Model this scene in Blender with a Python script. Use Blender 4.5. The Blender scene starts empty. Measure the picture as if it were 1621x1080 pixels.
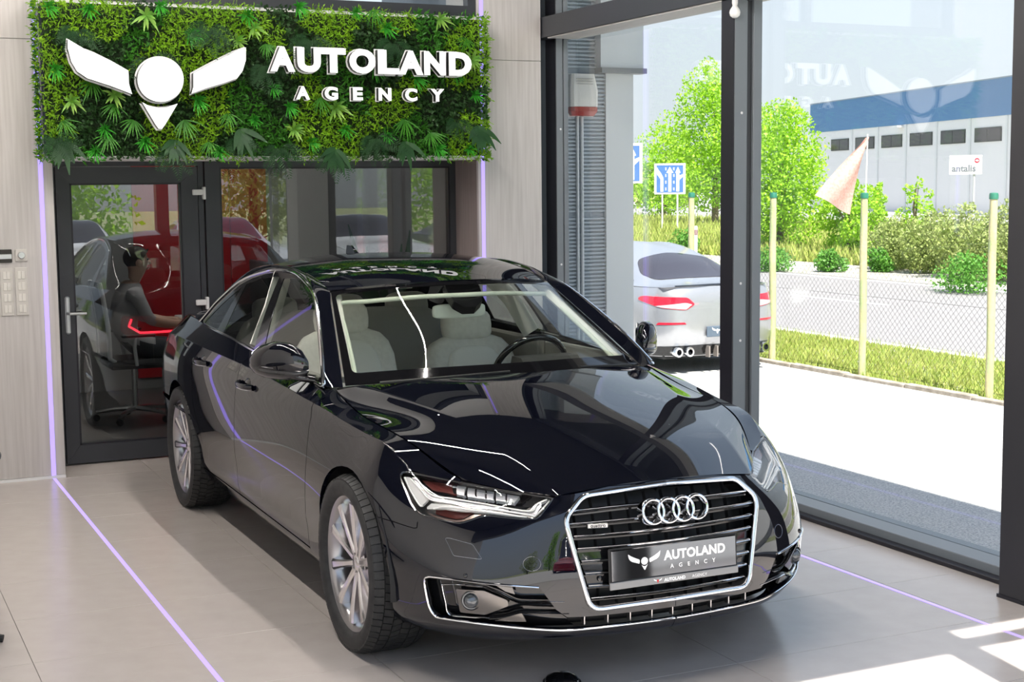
import bpy, bmesh, math, random
import numpy as np
from mathutils import Vector, Matrix
from mathutils.geometry import delaunay_2d_cdt
S = bpy.context.scene
COL = S.collection
R = math.radians
rnd = random.Random(7)

# ------------------------------------------------------------------ camera
# world: X along the sign wall to the right, Y into the room, Z up, metres
FPX, CAM_H = 2310.23, 1.8076
YAW, TILT, ROLL = R(25.221), R(6.1128), R(-0.5864)
_f = np.array([math.sin(YAW)*math.cos(TILT), math.cos(YAW)*math.cos(TILT), -math.sin(TILT)])
_r = np.array([math.cos(YAW), -math.sin(YAW), 0.0])
_u = np.cross(_r, _f)
_r2 = math.cos(ROLL)*_r + math.sin(ROLL)*_u
_u2 = -math.sin(ROLL)*_r + math.cos(ROLL)*_u
cam = bpy.data.cameras.new('camera')
cam.sensor_width = 36.0
cam.lens = FPX/1621*36
cam.clip_end = 600
camo = bpy.data.objects.new('camera', cam)
COL.objects.link(camo)
camo.matrix_world = Matrix(((_r2[0], _u2[0], -_f[0], 0), (_r2[1], _u2[1], -_f[1], 0), (_r2[2], _u2[2], -_f[2], CAM_H), (0, 0, 0, 1)))
S.camera = camo

# ------------------------------------------------------------------ sky, sun, exposure
S.view_settings.view_transform = 'Standard'
S.view_settings.look = 'None'
S.view_settings.gamma = 1.0
S.view_settings.use_curve_mapping = False
S.view_settings.exposure = 0.30
W_ = bpy.data.worlds.new('sky_world')
S.world = W_
W_.use_nodes = True
nt = W_.node_tree
bg = nt.nodes['Background']
tcw = nt.nodes.new('ShaderNodeTexCoord'); sep = nt.nodes.new('ShaderNodeSeparateXYZ'); rmp = nt.nodes.new('ShaderNodeValToRGB')
mrw = nt.nodes.new('ShaderNodeMapRange')
mrw.inputs[1].default_value = -1.0; mrw.inputs[2].default_value = 1.0
nt.links.new(tcw.outputs['Generated'], sep.inputs[0]); nt.links.new(sep.outputs['Z'], mrw.inputs[0]); nt.links.new(mrw.outputs[0], rmp.inputs[0]); nt.links.new(rmp.outputs[0], bg.inputs[0])
cr = rmp.color_ramp        # hazy spring sky: white horizon, pale blue above
cr.elements[0].position = .47; cr.elements[0].color = (.30, .31, .28, 1)
cr.elements[1].position = 1.0; cr.elements[1].color = (.45, .62, .95, 1)
for p_, c_ in ((.497, (.60, .65, .68, 1)), (.52, (.68, .745, .80, 1)), (.62, (.66, .77, .92, 1)), (.78, (.58, .73, .98, 1))):
    e = cr.elements.new(p_); e.color = c_
bg.inputs[1].default_value = 1.18
sun = bpy.data.lights.new('sun', 'SUN')
sun.energy = 13.0
sun.angle = R(0.6)
sun.color = (1.0, 0.96, 0.9)
suno = bpy.data.objects.new('sun', sun)
COL.objects.link(suno)
SUN_DIR = Vector((0.10, 0.55, -0.83)).normalized()   # direction the light travels
suno.rotation_euler = SUN_DIR.to_track_quat('-Z', 'Y').to_euler()
suno.location = (0, -10, 20)

# ------------------------------------------------------------------ helpers
def tag(o, label=None, cat=None, group=None, kind=None):
    if label: o['label'] = label
    if cat: o['category'] = cat
    if group: o['group'] = group
    if kind: o['kind'] = kind
    return o
def empty(name, loc=(0, 0, 0), rz=0, parent=None):
    o = bpy.data.objects.new(name, None)
    o.empty_display_size = 0.1
    COL.objects.link(o)
    o.location = loc
    o.rotation_euler = (0, 0, rz)
    if parent: o.parent = parent
    return o
def link(name, me, parent=None):
    o = bpy.data.objects.new(name, me)
    COL.objects.link(o)
    if parent: o.parent = parent
    return o
def cp(o, parent=None, loc=None, rot=None, scale=None):
    c = o.copy()
    COL.objects.link(c)
    c.parent = parent
    if loc is not None: c.location = loc
    if rot is not None: c.rotation_euler = rot
    if scale is not None: c.scale = scale
    return c
def cptree(o, parent=None):
    c = cp(o, parent)
    for ch in list(o.children): cptree(ch, c)
    return c

MATS = {}
def mat(name, col=(.8, .8, .8), rough=.5, metal=0., spec=.5, coat=0., coat_rough=.03, coat_ior=1.5, emit=None, es=1., trans=0., ior=1.45,
        noise=None, bump=None, alpha=1., sheen=0., wave=None, sss=0.):
    """noise=(scale, other colour, contrast lo, hi[, stretch]); bump=(scale, strength[, distance])"""
    if name in MATS: return MATS[name]
    m = bpy.data.materials.new(name)
    m.use_nodes = True
    n = m.node_tree.nodes; l = m.node_tree.links
    b = n['Principled BSDF']
    b.inputs['Base Color'].default_value = (*col, 1)
    b.inputs['Roughness'].default_value = rough
    b.inputs['Metallic'].default_value = metal
    b.inputs['Specular IOR Level'].default_value = spec
    b.inputs['Coat Weight'].default_value = coat
    b.inputs['Coat Roughness'].default_value = coat_rough
    b.inputs['Coat IOR'].default_value = coat_ior
    b.inputs['Transmission Weight'].default_value = trans
    b.inputs['IOR'].default_value = ior
    b.inputs['Alpha'].default_value = alpha
    b.inputs['Sheen Weight'].default_value = sheen
    b.inputs['Subsurface Weight'].default_value = sss
    if emit:
        b.inputs['Emission Color'].default_value = (*emit, 1)
        b.inputs['Emission Strength'].default_value = es
    if noise or bump:
        tc = n.new('ShaderNodeTexCoord')
    if noise:
        mp = n.new('ShaderNodeMapping')
        st = noise[4] if len(noise) > 4 else (1, 1, 1)
        mp.inputs['Scale'].default_value = st
        nz = n.new('ShaderNodeTexNoise')
        nz.inputs['Scale'].default_value = noise[0]
        nz.inputs['Detail'].default_value = 5
        rp = n.new('ShaderNodeValToRGB')
        rp.color_ramp.elements[0].position = noise[2]
        rp.color_ramp.elements[1].position = noise[3]
        rp.color_ramp.elements[0].color = (*col, 1)
        rp.color_ramp.elements[1].color = (*noise[1], 1)
        l.new(tc.outputs['Object'], mp.inputs[0]); l.new(mp.outputs[0], nz.inputs['Vector'])
        l.new(nz.outputs[0], rp.inputs[0]); l.new(rp.outputs[0], b.inputs['Base Color'])
    if bump:
        nb = n.new('ShaderNodeTexNoise')
        nb.inputs['Scale'].default_value = bump[0]
        nb.inputs['Detail'].default_value = 4
        bp = n.new('ShaderNodeBump')
        bp.inputs['Strength'].default_value = bump[1]
        bp.inputs['Distance'].default_value = bump[2] if len(bump) > 2 else .01
        l.new(tc.outputs['Object'], nb.inputs['Vector']); l.new(nb.outputs[0], bp.inputs['Height'])
        l.new(bp.outputs[0], b.inputs['Normal'])
    MATS[name] = m
    return m
def pane_mat(name, tint=(1, 1, 1), ior=1.5, rough=0.0, boost=1.0):
    """thin glazing: clear transmission with fresnel mirror reflection"""
    if name in MATS: return MATS[name]
    m = bpy.data.materials.new(name)
    m.use_nodes = True
    n = m.node_tree.nodes; l = m.node_tree.links
    n.remove(n['Principled BSDF'])
    tr = n.new('ShaderNodeBsdfTransparent'); tr.inputs[0].default_value = (*tint, 1)
    gl = n.new('ShaderNodeBsdfGlossy'); gl.inputs['Roughness'].default_value = rough
    fr = n.new('ShaderNodeFresnel')
    ge = n.new('ShaderNodeNewGeometry'); mi = n.new('ShaderNodeMapRange')       # same reflectance from either face of the pane
    mi.inputs[3].default_value = ior; mi.inputs[4].default_value = 1/ior
    l.new(ge.outputs['Backfacing'], mi.inputs[0]); l.new(mi.outputs[0], fr.inputs[0])
    mu = n.new('ShaderNodeMath'); mu.operation = 'MULTIPLY'; mu.use_clamp = True
    mu.inputs[1].default_value = boost
    mx = n.new('ShaderNodeMixShader')
    l.new(fr.outputs[0], mu.inputs[0]); l.new(mu.outputs[0], mx.inputs[0]); l.new(tr.outputs[0], mx.inputs[1]); l.new(gl.outputs[0], mx.inputs[2])
    l.new(mx.outputs[0], n['Material Output'].inputs[0])
    MATS[name] = m
    return m

class MB:
    """collects geometry; build() links it as one mesh object"""
    def __init__(s): s.v = []; s.f = []
    def add(s, vs, fs):
        o = len(s.v)
        s.v.extend([tuple(map(float, p)) for p in vs]); s.f.extend([tuple(i+o for i in f) for f in fs])
        return s
    def box(s, x0, x1, y0, y1, z0, z1, bev=0.):
        if bev > 0:
            bm = bmesh.new()
            bmesh.ops.create_cube(bm, size=1.0)
            for v in bm.verts: v.co = ((x0+x1)/2+v.co.x*(x1-x0), (y0+y1)/2+v.co.y*(y1-y0), (z0+z1)/2+v.co.z*(z1-z0))
            bmesh.ops.bevel(bm, geom=bm.edges[:], offset=bev, segments=1, affect='EDGES', profile=.5)
            bm.verts.index_update()
            s.add([v.co for v in bm.verts], [[v.index for v in f.verts] for f in bm.faces]); bm.free()
            return s
        return s.add([(x0, y0, z0), (x1, y0, z0), (x1, y1, z0), (x0, y1, z0), (x0, y0, z1), (x1, y0, z1), (x1, y1, z1), (x0, y1, z1)],
                     [(0, 3, 2, 1), (4, 5, 6, 7), (0, 1, 5, 4), (1, 2, 6, 5), (2, 3, 7, 6), (3, 0, 4, 7)])
    def rings(s, rs, close=True, cap0=True, cap1=True):
        n = len(rs[0]); o = len(s.v)
        for r in rs: s.v.extend([tuple(map(float, p)) for p in r])
        for i in range(len(rs)-1):
            for j in range(n if close else n-1):
                a = o+i*n+j; b = o+i*n+(j+1) % n
                s.f.append((a, b, b+n, a+n))
        if close and cap0: s.f.append(tuple(o+j for j in reversed(range(n))))
        if close and cap1: s.f.append(tuple(o+(len(rs)-1)*n+j for j in range(n)))
        return s
    def tube(s, pts, rad, n=8, closed=False, flat=None, up=(0, 0, 1)):
        """sweep a circle (or an ellipse, flat=(a,b)) along pts; rad may be a list"""
        P = [Vector(p) for p in pts]; m = len(P); rs = []
        prev = None
        for i in range(m):
            if closed: t = P[(i+1) % m]-P[i-1]
            else: t = P[min(i+1, m-1)]-P[max(i-1, 0)]
            t.normalize()
            u = Vector(up)
            if prev is not None: u = prev
            a = u-t*u.dot(t)
            if a.length < 1e-4: a = Vector((1, 0, 0))-t*t.x
            a.normalize(); prev = a
            b = t.cross(a)
            r = rad[i] if isinstance(rad, (list, tuple)) else rad
            ra, rb = flat if flat else (r, r)
            rs.append([P[i]+a*math.cos(2*math.pi*k/n)*ra+b*math.sin(2*math.pi*k/n)*rb for k in range(n)])
        if closed: rs.append(rs[0]); return s.rings(rs, cap0=False, cap1=False)
        return s.rings(rs)
    def cyl(s, p0, p1, r0, r1=None, n=16):
        return s.tube([p0, p1], [r0, r0 if r1 is None else r1], n)
    def lathe(s, prof, axis='z', n=32, org=(0, 0, 0), close_prof=False):
        """prof = [(radius, height)]"""
        rs = []
        for k in range(n):
            a = 2*math.pi*k/n; c, d = math.cos(a), math.sin(a)
            ring = []
            for r, h in prof:
                if axis == 'z': p = (r*c, r*d, h)
                elif axis == 'y': p = (r*d, h, r*c)
                else: p = (h, r*c, r*d)
                ring.append((p[0]+org[0], p[1]+org[1], p[2]+org[2]))
            rs.append(ring)
        rs.append(rs[0])
        return s.rings(rs, close=close_prof, cap0=False, cap1=False)
    def prism(s, poly, d, fn):
        """extrude a 2d polygon by d; fn(u, v, w) -> point"""
        n = len(poly)
        a = [fn(u, v, 0) for u, v in poly]; b = [fn(u, v, d) for u, v in poly]
        return s.add(a+b, [tuple(range(n))[::-1], tuple(range(n, 2*n))]+[(i, (i+1) % n, n+(i+1) % n, n+i) for i in range(n)])
    def ball(s, c, r, nu=12, nv=8):
        rx, ry, rz = r if isinstance(r, (tuple, list)) else (r, r, r)
        rs = []
        for i in range(nv+1):
            t = math.pi*i/nv
            t = min(max(t, .02), math.pi-.02)
            rs.append([(c[0]+rx*math.sin(t)*math.cos(2*math.pi*j/nu), c[1]+ry*math.sin(t)*math.sin(2*math.pi*j/nu), c[2]-rz*math.cos(t)) for j in range(nu)])
        return s.rings(rs)
    def mesh(s, name, m, smooth=35):
        me = bpy.data.meshes.new(name)
        me.from_pydata(s.v, [], s.f); me.update()
        bm = bmesh.new(); bm.from_mesh(me)
        bmesh.ops.recalc_face_normals(bm, faces=bm.faces[:]); bm.to_mesh(me); bm.free()
        if m: me.materials.append(m)
        if smooth:
            me.polygons.foreach_set('use_smooth', [True]*len(me.polygons))
            if smooth < 180: me.set_sharp_from_angle(angle=R(smooth))
        return me
    def build(s, name, m, parent=None, smooth=35):
        return link(name, s.mesh(name, m, smooth), parent)
def B(name, m, parent, *a, bev=0.): return MB().box(*a, bev=bev).build(name, m, parent)
def struct(o, label=None):
    o['kind'] = 'structure'
    if label: o['label'] = label
    return o
def smooth_poly(pts, n=6, closed=True):
    """Catmull-Rom resampling of a polyline (any dimension)"""
    P = np.array(pts, float); m = len(P); out = []
    for i in range(m if closed else m-1):
        if closed: p0, p1, p2, p3 = P[i-1], P[i], P[(i+1) % m], P[(i+2) % m]
        else: p0, p1, p2, p3 = P[max(i-1, 0)], P[i], P[i+1], P[min(i+2, m-1)]
        for k in range(n):
            t = k/n
            out.append(.5*((2*p1)+(p2-p0)*t+(2*p0-5*p1+4*p2-p3)*t*t+(3*p1-p0-3*p2+p3)*t**3))
    if not closed: out.append(P[-1])
    return np.array(out)
def dens(pts, h, closed=True):
    """straight-line resampling with steps of about h"""
    P = np.array(pts, float); out = []
    m = len(P)
    for i in range(m if closed else m-1):
        a, b = P[i], P[(i+1) % m]
        k = max(1, int(round(np.linalg.norm(b-a)/h)))
        for j in range(k): out.append(a+(b-a)*j/k)
    if not closed: out.append(P[-1])
    return np.array(out)
def rounded(poly, r, n=4):
    """2d polygon with rounded corners; r a number or one per corner"""
    P = [np.array(p, float) for p in poly]; m = len(P); out = []
    for i in range(m):
        a, b, c = P[i-1], P[i], P[(i+1) % m]
        rr = r[i] if isinstance(r, (list, tuple)) else r
        la, lc = np.linalg.norm(a-b), np.linalg.norm(c-b)
        d = min(rr, la*.45, lc*.45)
        p, q = b+(a-b)/la*d, b+(c-b)/lc*d
        if rr <= 0: out.append(b); continue
        for k in range(n+1):
            t = k/n
            out.append((1-t)**2*p+2*t*(1-t)*b+t*t*q)
    return np.array(out)
def text_mesh(txt, size, depth, m, name, bold=0.0, space=1.0, align='LEFT'):
    c = bpy.data.curves.new(name, 'FONT')
    c.body = txt; c.size = size; c.extrude = depth/2; c.offset = bold; c.space_character = space; c.align_x = align
    c.resolution_u = 4
    o = bpy.data.objects.new(name, c); COL.objects.link(o)
    dg = bpy.context.evaluated_depsgraph_get(); dg.update()
    me = bpy.data.meshes.new_from_object(o.evaluated_get(dg))
    bpy.data.objects.remove(o); bpy.data.curves.remove(c)
    me.name = name
    me.materials.clear()
    if m: me.materials.append(m)
    return me
# ------------------------------------------------------------------ showroom shell
TILE = mat('porcelain_tile', (.50, .455, .425), .23, noise=(9, (.465, .42, .39), .3, .8), bump=(260, .04, .002))
GROUT = mat('grout', (.20, .19, .18), .8)
ANTH = mat('anthracite_frame', (.040, .043, .050), .38)
ANTH2 = mat('anthracite_dark', (.016, .016, .022), .40)
STEEL = mat('powder_grey_post', (.17, .19, .21), .42)
PANELW = mat('wood_look_panel', (.56, .53, .51), .45, noise=(6, (.47, .44, .42), .35, .7, (9, 9, .35)))
PANELB = mat('wood_look_reveal', (.30, .25, .245), .5, noise=(6, (.24, .20, .195), .35, .7, (9, 9, .35)))
PLASTER = mat('white_plaster', (.70, .69, .68), .8)
LEDM = mat('led_violet', (.22, .18, .45), .4, emit=(.40, .30, 1.), es=1.05)
ALU = mat('brushed_aluminium', (.62, .63, .65), .3, metal=1.)
PANE = pane_mat('window_glass', (.955, .965, .96), 1.52, boost=1.35)
PANE2 = pane_mat('office_glass', (.88, .90, .89), 1.52, boost=3.4)
GX = 4.88           # glass plane of the side glazing
fl = B('floor', GROUT, None, -3.2, 4.95, 1.9, 9.83, -.30, -.004); struct(fl)
tmeshes = {}
for i in range(-3, 4):
    for j in range(-6, 7):
        x0 = .644+1.2*i; y0 = 5.709+.6115*j; x1 = min(x0+1.2, 4.95); y1 = min(y0+.6115, 9.83)
        if y1-y0 < .05: continue
        key = (round(x1-x0, 3), round(y1-y0, 3))
        if key not in tmeshes: tmeshes[key] = MB().box(.0012, key[0]-.0012, .0012, key[1]-.0012, -.008, 0, bev=.0008).mesh('tile', TILE)
        t = link('tile', tmeshes[key], fl); t.location = (x0, y0, 0)
# sign wall: left leaf, pillar, header above the office front
wl_ = B('wall_left', PLASTER, None, -3.2, 1.30, 9.425, 9.95, 0, 4.3); struct(wl_)
for x0, x1 in ((-3.2, -1.2), (-1.196, .038), (.042, 1.225), (1.252, 1.31)):
    for z0, z1 in ((.02, 2.718), (2.722, 4.3)):
        B('wall_panel', PANELW, wl_, x0, x1, 9.41, 9.425, z0, z1, bev=.001)
struct(B('baseboard_left', mat('white_skirting', (.75, .75, .75), .4), None, -3.2, 1.31, 9.403, 9.425, 0, .018))
wp = B('wall_pillar', PLASTER, None, 4.185, 4.68, 9.425, 9.95, 0, 4.3); struct(wp)
for z0, z1 in ((.0, 2.675), (2.679, 4.3)):
    B('wall_panel', PANELW, wp, 4.185, 4.207, 9.41, 9.425, z0, z1)
    B('wall_panel', PANELW, wp, 4.233, 4.68, 9.41, 9.425, z0, z1, bev=.001)
B('reveal_panel', PANELB, wp, 4.172, 4.185, 9.41, 9.83, 0, 2.0)
wh = B('wall_header', PLASTER, None, 1.30, 4.185, 9.425, 9.95, 1.985, 2.97); struct(wh)
struct(B('wall_header_upper', PLASTER, None, 1.30, 4.185, 9.425, 9.95, 3.75, 4.3))
# LED lines: up the wall, along the floor
for x, y0, nm in ((1.2385, 3.2, 'trim_1'), (4.22, 2.2, 'trim_2')):
    t = MB().box(x-.013, x+.013, 9.405, 9.424, .004, 4.2).build(nm, LEDM); struct(t, 'violet LED line let into the wall panelling')
    t = MB().box(x-.0095, x+.0095, y0, 9.40, -.003, .0018).build(nm.replace('trim', 'trim_floor'), LEDM); struct(t, 'violet LED line let into the floor tiles')
# upper window over the plant wall
w = empty('window_3', (0, 0, 0)); struct(w)
MB().box(1.30, 4.185, 9.42, 9.50, 2.97, 3.04).box(1.30, 4.185, 9.42, 9.5, 3.68, 3.75).box(1.30, 1.36, 9.42, 9.5, 3.04, 3.68).box(4.125, 4.185, 9.42, 9.5, 3.04, 3.68).box(2.72, 2.78, 9.42, 9.5, 3.04, 3.68).build('window_frame', ANTH, w)
for a, b in ((1.36, 2.72), (2.78, 4.125)): B('pane', PANE, w, a, b, 9.455, 9.462, 3.04, 3.68)
# office front: door and fixed light
d = empty('door_1', (0, 0, 0)); struct(d)
MB().box(1.31, 1.372, 9.80, 9.88, 0, 1.985).box(1.372, 2.335, 9.80, 9.88, 1.955, 1.985).box(2.30, 2.335, 9.80, 9.88, 0, 1.955).build('door_frame', ANTH, d)
X0, X1, Z0, Z1, g0, g1, h0, h1 = 1.376, 2.292, .012, 1.95, 1.462, 2.182, .13, 1.845
y0, y1 = 9.785, 9.86
def mitre(poly): return MB().prism(poly, y1-y0, lambda u, v, w_: (u, y0+w_, v))
e = .0006
for poly in ([(X0, Z0), (X1, Z0), (g1-e, h0), (g0+e, h0)], [(X0, Z1), (g0+e, h1), (g1-e, h1), (X1, Z1)], [(X0, Z0+e), (g0, h0+e), (g0, h1-e), (X0, Z1-e)], [(X1, Z0+e), (X1, Z1-e), (g1, h1-e), (g1, h0+e)]):
    mitre(poly).build('door_rail', ANTH, d)
MB().box(g0, g0+.012, 9.79, 9.83, h0, h1).box(g1-.012, g1, 9.79, 9.83, h0, h1).box(g0, g1, 9.79, 9.83, h0, h0+.012).box(g0, g1, 9.79, 9.83, h1-.012, h1).build('glazing_bead', ANTH2, d)
B('pane', PANE2, d, g0+.004, g1-.004, 9.818, 9.826, h0+.004, h1-.004)
hd = MB().box(1.402, 1.432, 9.772, 9.785, .87, 1.115, bev=.008).build('door_handle', ALU, d)
MB().tube([(1.417, 9.78, 1.005), (1.417, 9.745, 1.005), (1.425, 9.735, 1.005), (1.53, 9.735, 1.003)], .0095, 10).build('handle_lever', ALU, hd)
MB().lathe([(0, 0), (.008, 0), (.008, .01)], 'y', 16, (1.417, 9.769, .915)).build('lock_cylinder', ALU, hd)
WHT = mat('white_plastic', (.72, .72, .72), .35)
for z in (1.76, 1.02, .25):
    h = MB().box(2.255, 2.325, 9.762, 9.785, z, z+.038, bev=.004).box(2.322, 2.342, 9.758, 9.80, z-.03, z+.055, bev=.004).build('hinge', WHT, d)
wd = empty('window_2', (0, 0, 0)); struct(wd)
MB().box(2.345, 2.445, 9.79, 9.88, 0, 1.985).box(4.128, 4.172, 9.79, 9.88, 0, 1.985).box(2.445, 4.128, 9.79, 9.88, 1.945, 1.985).box(2.445, 4.128, 9.79, 9.88, 0, .10).build('window_frame', ANTH, wd)
MB().box(2.445, 2.457, 9.795, 9.83, .10, 1.945).box(4.116, 4.128, 9.795, 9.83, .10, 1.945).box(2.457, 4.116, 9.795, 9.83, 1.933, 1.945).build('glazing_bead', ANTH2, wd)
B('pane', PANE2, wd, 2.45, 4.122, 9.818, 9.826, .10, 1.94)
# side glazing: sill, posts, transom, two panes and the corner column
wg = empty('window_1', (GX, 4.7, 0)); struct(wg)
def G_(nm, m, *a, bev=.003):
    o = B(nm, m, None, *a, bev=bev); o.parent = wg; o.location = (-GX, -4.7, 0); return o
G_('sill_foot', ANTH2, 4.69, 4.745, 4.72, 9.40, 0, .022)
G_('window_sill', STEEL, 4.745, 4.95, 4.72, 9.55, -.25, .062)
for (xa, xb, xc, xd, ya, yb) in ((4.70, 4.795, 4.832, 4.89, 7.01, 7.135), (4.79, 4.85, 4.855, 4.89, 9.40, 9.555)):
    G_('post_shaded_side', ANTH2, xa, xa+.006, ya, yb, .06, 4.3, bev=0)  # dark skin: shade on the room-facing side put into the colour
    G_('post', STEEL, xa+.006, xb, ya, yb, .06, 4.3)
    if xc-xb > .01: G_('post_cap', ANTH, xb, xc, ya+.012, yb, .06, 4.3)
    G_('glazing_frame', STEEL, xc, xd, ya-.006, yb, .06, 4.3)
    for z in (.9, 1.23, 2.2, 2.95):
        o = MB().lathe([(0, -.003), (.0065, -.002), (.008, 0)], 'y', 12, ((xa+xb)/2+.01, ya, z)).build('screw_cap', WHT, wg); o.location = (-GX, -4.7, 0)
G_('corner_post', mat('blue_grey_steel', (.10, .125, .15), .45), 4.70, 4.93, 9.555, 9.95, 0, 4.3)
G_('transom', ANTH, 4.69, 4.93, 4.72, 9.70, 2.84, 2.985)
G_('transom_lit_soffit', mat('soffit_bounce_grey', (.42, .41, .40), .5), 4.70, 4.93, 4.72, 9.34, 2.832, 2.84, bev=0)  # pale underside: light thrown up by the gravel, put into the colour
G_('head_rail', ANTH, 4.69, 4.93, 4.72, 9.34, 4.2, 4.3)
for ya, yb in ((4.70, 7.01), (7.135, 9.41)):
    for z0, z1 in ((.062, 2.84), (2.985, 4.2)): G_('pane', PANE, GX-.005, GX+.005, ya, yb, z0, z1, bev=0)
col = B('wall_column', mat('column_anthracite', (.030, .030, .034), .45), None, 4.55, 4.97, 4.30, 4.715, 0, 4.3, bev=.004); struct(col)
B('column_plinth', ANTH2, col, 4.545, 4.965, 4.305, 4.72, 0, .015)
# the rest of the shell: ceiling, far-left wall, open front with its lintel
struct(B('ceiling', mat('ceiling_dark_grey', (.030, .030, .033), .8), None, -3.2, 6.32, 2.3, 13.6, 4.3, 4.5))
struct(B('wall_far_left', PLASTER, None, -3.4, -3.2, 1.9, 9.95, -.3, 4.3))
fr0 = B('wall_front', ANTH, None, -3.2, 3.56, 2.40, 2.62, 2.72, 4.3); struct(fr0)
fr1 = MB().box(3.56, 4.97, 2.40, 2.62, 3.05, 4.3).build('wall_front_side', ANTH); struct(fr1)
t = MB().box(3.52, 3.66, 2.42, 2.56, 0, 3.05).box(3.66, 4.97, 2.45, 2.52, 2.66, 2.74).box(4.90, 4.97, 2.42, 2.56, 0, 3.05).build('trim_front_posts', ANTH); struct(t)
wf = empty('window_4', (0, 0, 0)); struct(wf)
MB().box(4.70, 4.93, 2.56, 4.30, 0, .06).box(4.70, 4.93, 2.56, 4.30, 2.84, 2.985).build('window_frame', ANTH, wf)
B('pane', PANE, wf, GX-.005, GX+.005, 2.6, 4.30, .06, 2.84)
B('pane', PANE, wf, GX-.005, GX+.005, 2.6, 4.30, 2.985, 4.3)
# ceiling light lines
LAMPM = mat('led_tube_warm', (1, .95, .88), .4, emit=(1., .94, .88), es=430)
for k, (x, ya, yb, lab) in enumerate(((.55, 3.2, 5.6, 'long LED ceiling light on the left, nearest the entrance'), (.55, 6.0, 8.6, 'long LED ceiling light on the left, nearest the sign wall'), (2.55, 3.2, 5.6, 'long LED ceiling light over the middle, nearest the entrance'), (2.55, 6.0, 8.6, 'long LED ceiling light over the middle, nearest the sign wall'))):
    e_ = empty('ceiling_light', (x, (ya+yb)/2, 4.02)); tag(e_, lab, 'ceiling light', 'linear LED ceiling lights')
    L = (yb-ya)/2
    MB().box(-.016, .016, -L, L, 0, .04, bev=.002).build('housing', ALU, e_)
    MB().box(-.006, .006, -L+.01, L-.01, -.008, 0).build('diffuser', LAMPM, e_)
    for s_ in (-.7, .7): MB().cyl((0, L*s_, .05), (0, L*s_, .28), .003, n=6).build('suspension_wire', ALU, e_)
# bulb on the glazing post
e_ = empty('light_bulb', (4.70, 7.0, 2.84)); tag(e_, 'small white bulb in a socket at the head of the middle glazing post', 'light bulb')
MB().lathe([(0, 0), (.016, 0), (.017, -.03), (.014, -.045)], 'z', 16).build('socket', WHT, e_)
MB().lathe([(.012, -.045), (.018, -.055), (.028, -.07), (.031, -.085), (.027, -.102), (.014, -.113), (0, -.116)], 'z', 20).build('bulb', mat('opal_glass', (.85, .85, .84), .25), e_, 80)
MB().tube([(0, 0, -.005), (.04, -.02, .0), (.075, -.03, -.02)], .004, 6).build('cable', ANTH2, e_)
# switches on the left wall
SWM = mat('switch_beige', (.58, .55, .51), .4)
for k, (x, lab) in enumerate(((.9725, 'beige four-gang switch plate at the left edge'), (1.0585, 'beige four-gang switch plate nearest the violet LED line'))):
    e_ = empty('switch_plate', (x, 9.41, 1.037)); tag(e_, lab, 'switch', 'switch plates on the wall panel')
    MB().box(0, .074, -.008, 0, 0, .296, bev=.003).build('plate', SWM, e_)
    for q in range(4):
        for s_ in (0, 1): MB().box(.016+s_*.022, .036+s_*.022, -.012, -.007, .018+q*.069, .018+q*.069+.048, bev=.002).build('rocker', mat('switch_rocker', (.70, .67, .62), .35), e_)
e_ = empty('thermostat', (.955, 9.41, 1.365)); tag(e_, 'black and silver wall panel above the switches at the left edge', 'thermostat')
MB().box(0, .092, -.014, 0, 0, .08, bev=.003).build('body', mat('thermostat_dark', (.02, .017, .015), .25), e_)
MB().box(.002, .09, -.018, -.012, .022, .052, bev=.002).build('display', ALU, e_)
e_ = empty('dimmer', (1.066, 9.41, 1.37)); tag(e_, 'square white dimmer with round silver knob on the wall panel', 'dimmer')
MB().box(0, .072, -.008, 0, 0, .075, bev=.003).build('plate', SWM, e_)
MB().lathe([(0, -.026), (.018, -.026), (.021, -.02), (.022, -.006)], 'y', 24, (.036, 0, .038)).build('knob', ALU, e_)
# ------------------------------------------------------------------ plant wall and lettering
def inset_np(Q, g):
    Q = np.asarray(Q, float); A = np.sum(Q[:, 0]*np.roll(Q[:, 1], -1)-np.roll(Q[:, 0], -1)*Q[:, 1])
    d = np.roll(Q, -1, 0)-np.roll(Q, 1, 0); L = np.linalg.norm(d, axis=1)[:, None]
    return Q+np.stack([-d[:, 1], d[:, 0]], -1)/L*(g if A > 0 else -g)
def leafmat(name, c1, c2, tr=.25, rough=.5):
    m = mat(name, c1, rough, noise=(14, c2, .35, .65))
    n = m.node_tree.nodes; l = m.node_tree.links; b = n['Principled BSDF']
    t = n.new('ShaderNodeBsdfTranslucent'); mx = n.new('ShaderNodeMixShader'); mx.inputs[0].default_value = tr
    src = b.inputs['Base Color'].links[0].from_socket
    l.new(src, t.inputs[0]); l.new(b.outputs[0], mx.inputs[1]); l.new(t.outputs[0], mx.inputs[2]); l.new(mx.outputs[0], n['Material Output'].inputs[0])
    return m
L_DARK = leafmat('leaf_boxwood', (.026, .075, .022), (.045, .12, .030))
L_LIME = leafmat('leaf_lime_sprig', (.30, .55, .015), (.18, .40, .015))
L_MID = leafmat('leaf_mid_green', (.07, .29, .02), (.04, .18, .018))
L_GRASS = leafmat('leaf_grass', (.07, .48, .035), (.04, .30, .025))
L_FERN = leafmat('leaf_fern_dark', (.016, .065, .020), (.028, .095, .025))
L_PALE = leafmat('leaf_pale_rosette', (.32, .52, .10), (.14, .36, .05))
PX0, PX1, PZ0, PZ1, PY = 1.245, 4.165, 1.995, 2.945, 9.25
pw = empty('plant_wall', ((PX0+PX1)/2, 9.41, PZ0))
tag(pw, 'lush green artificial plant wall panel mounted above the office front', 'plant wall')
def PWL(o): o.parent = pw; o.location = (-(PX0+PX1)/2, -9.41, -PZ0); return o
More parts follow.
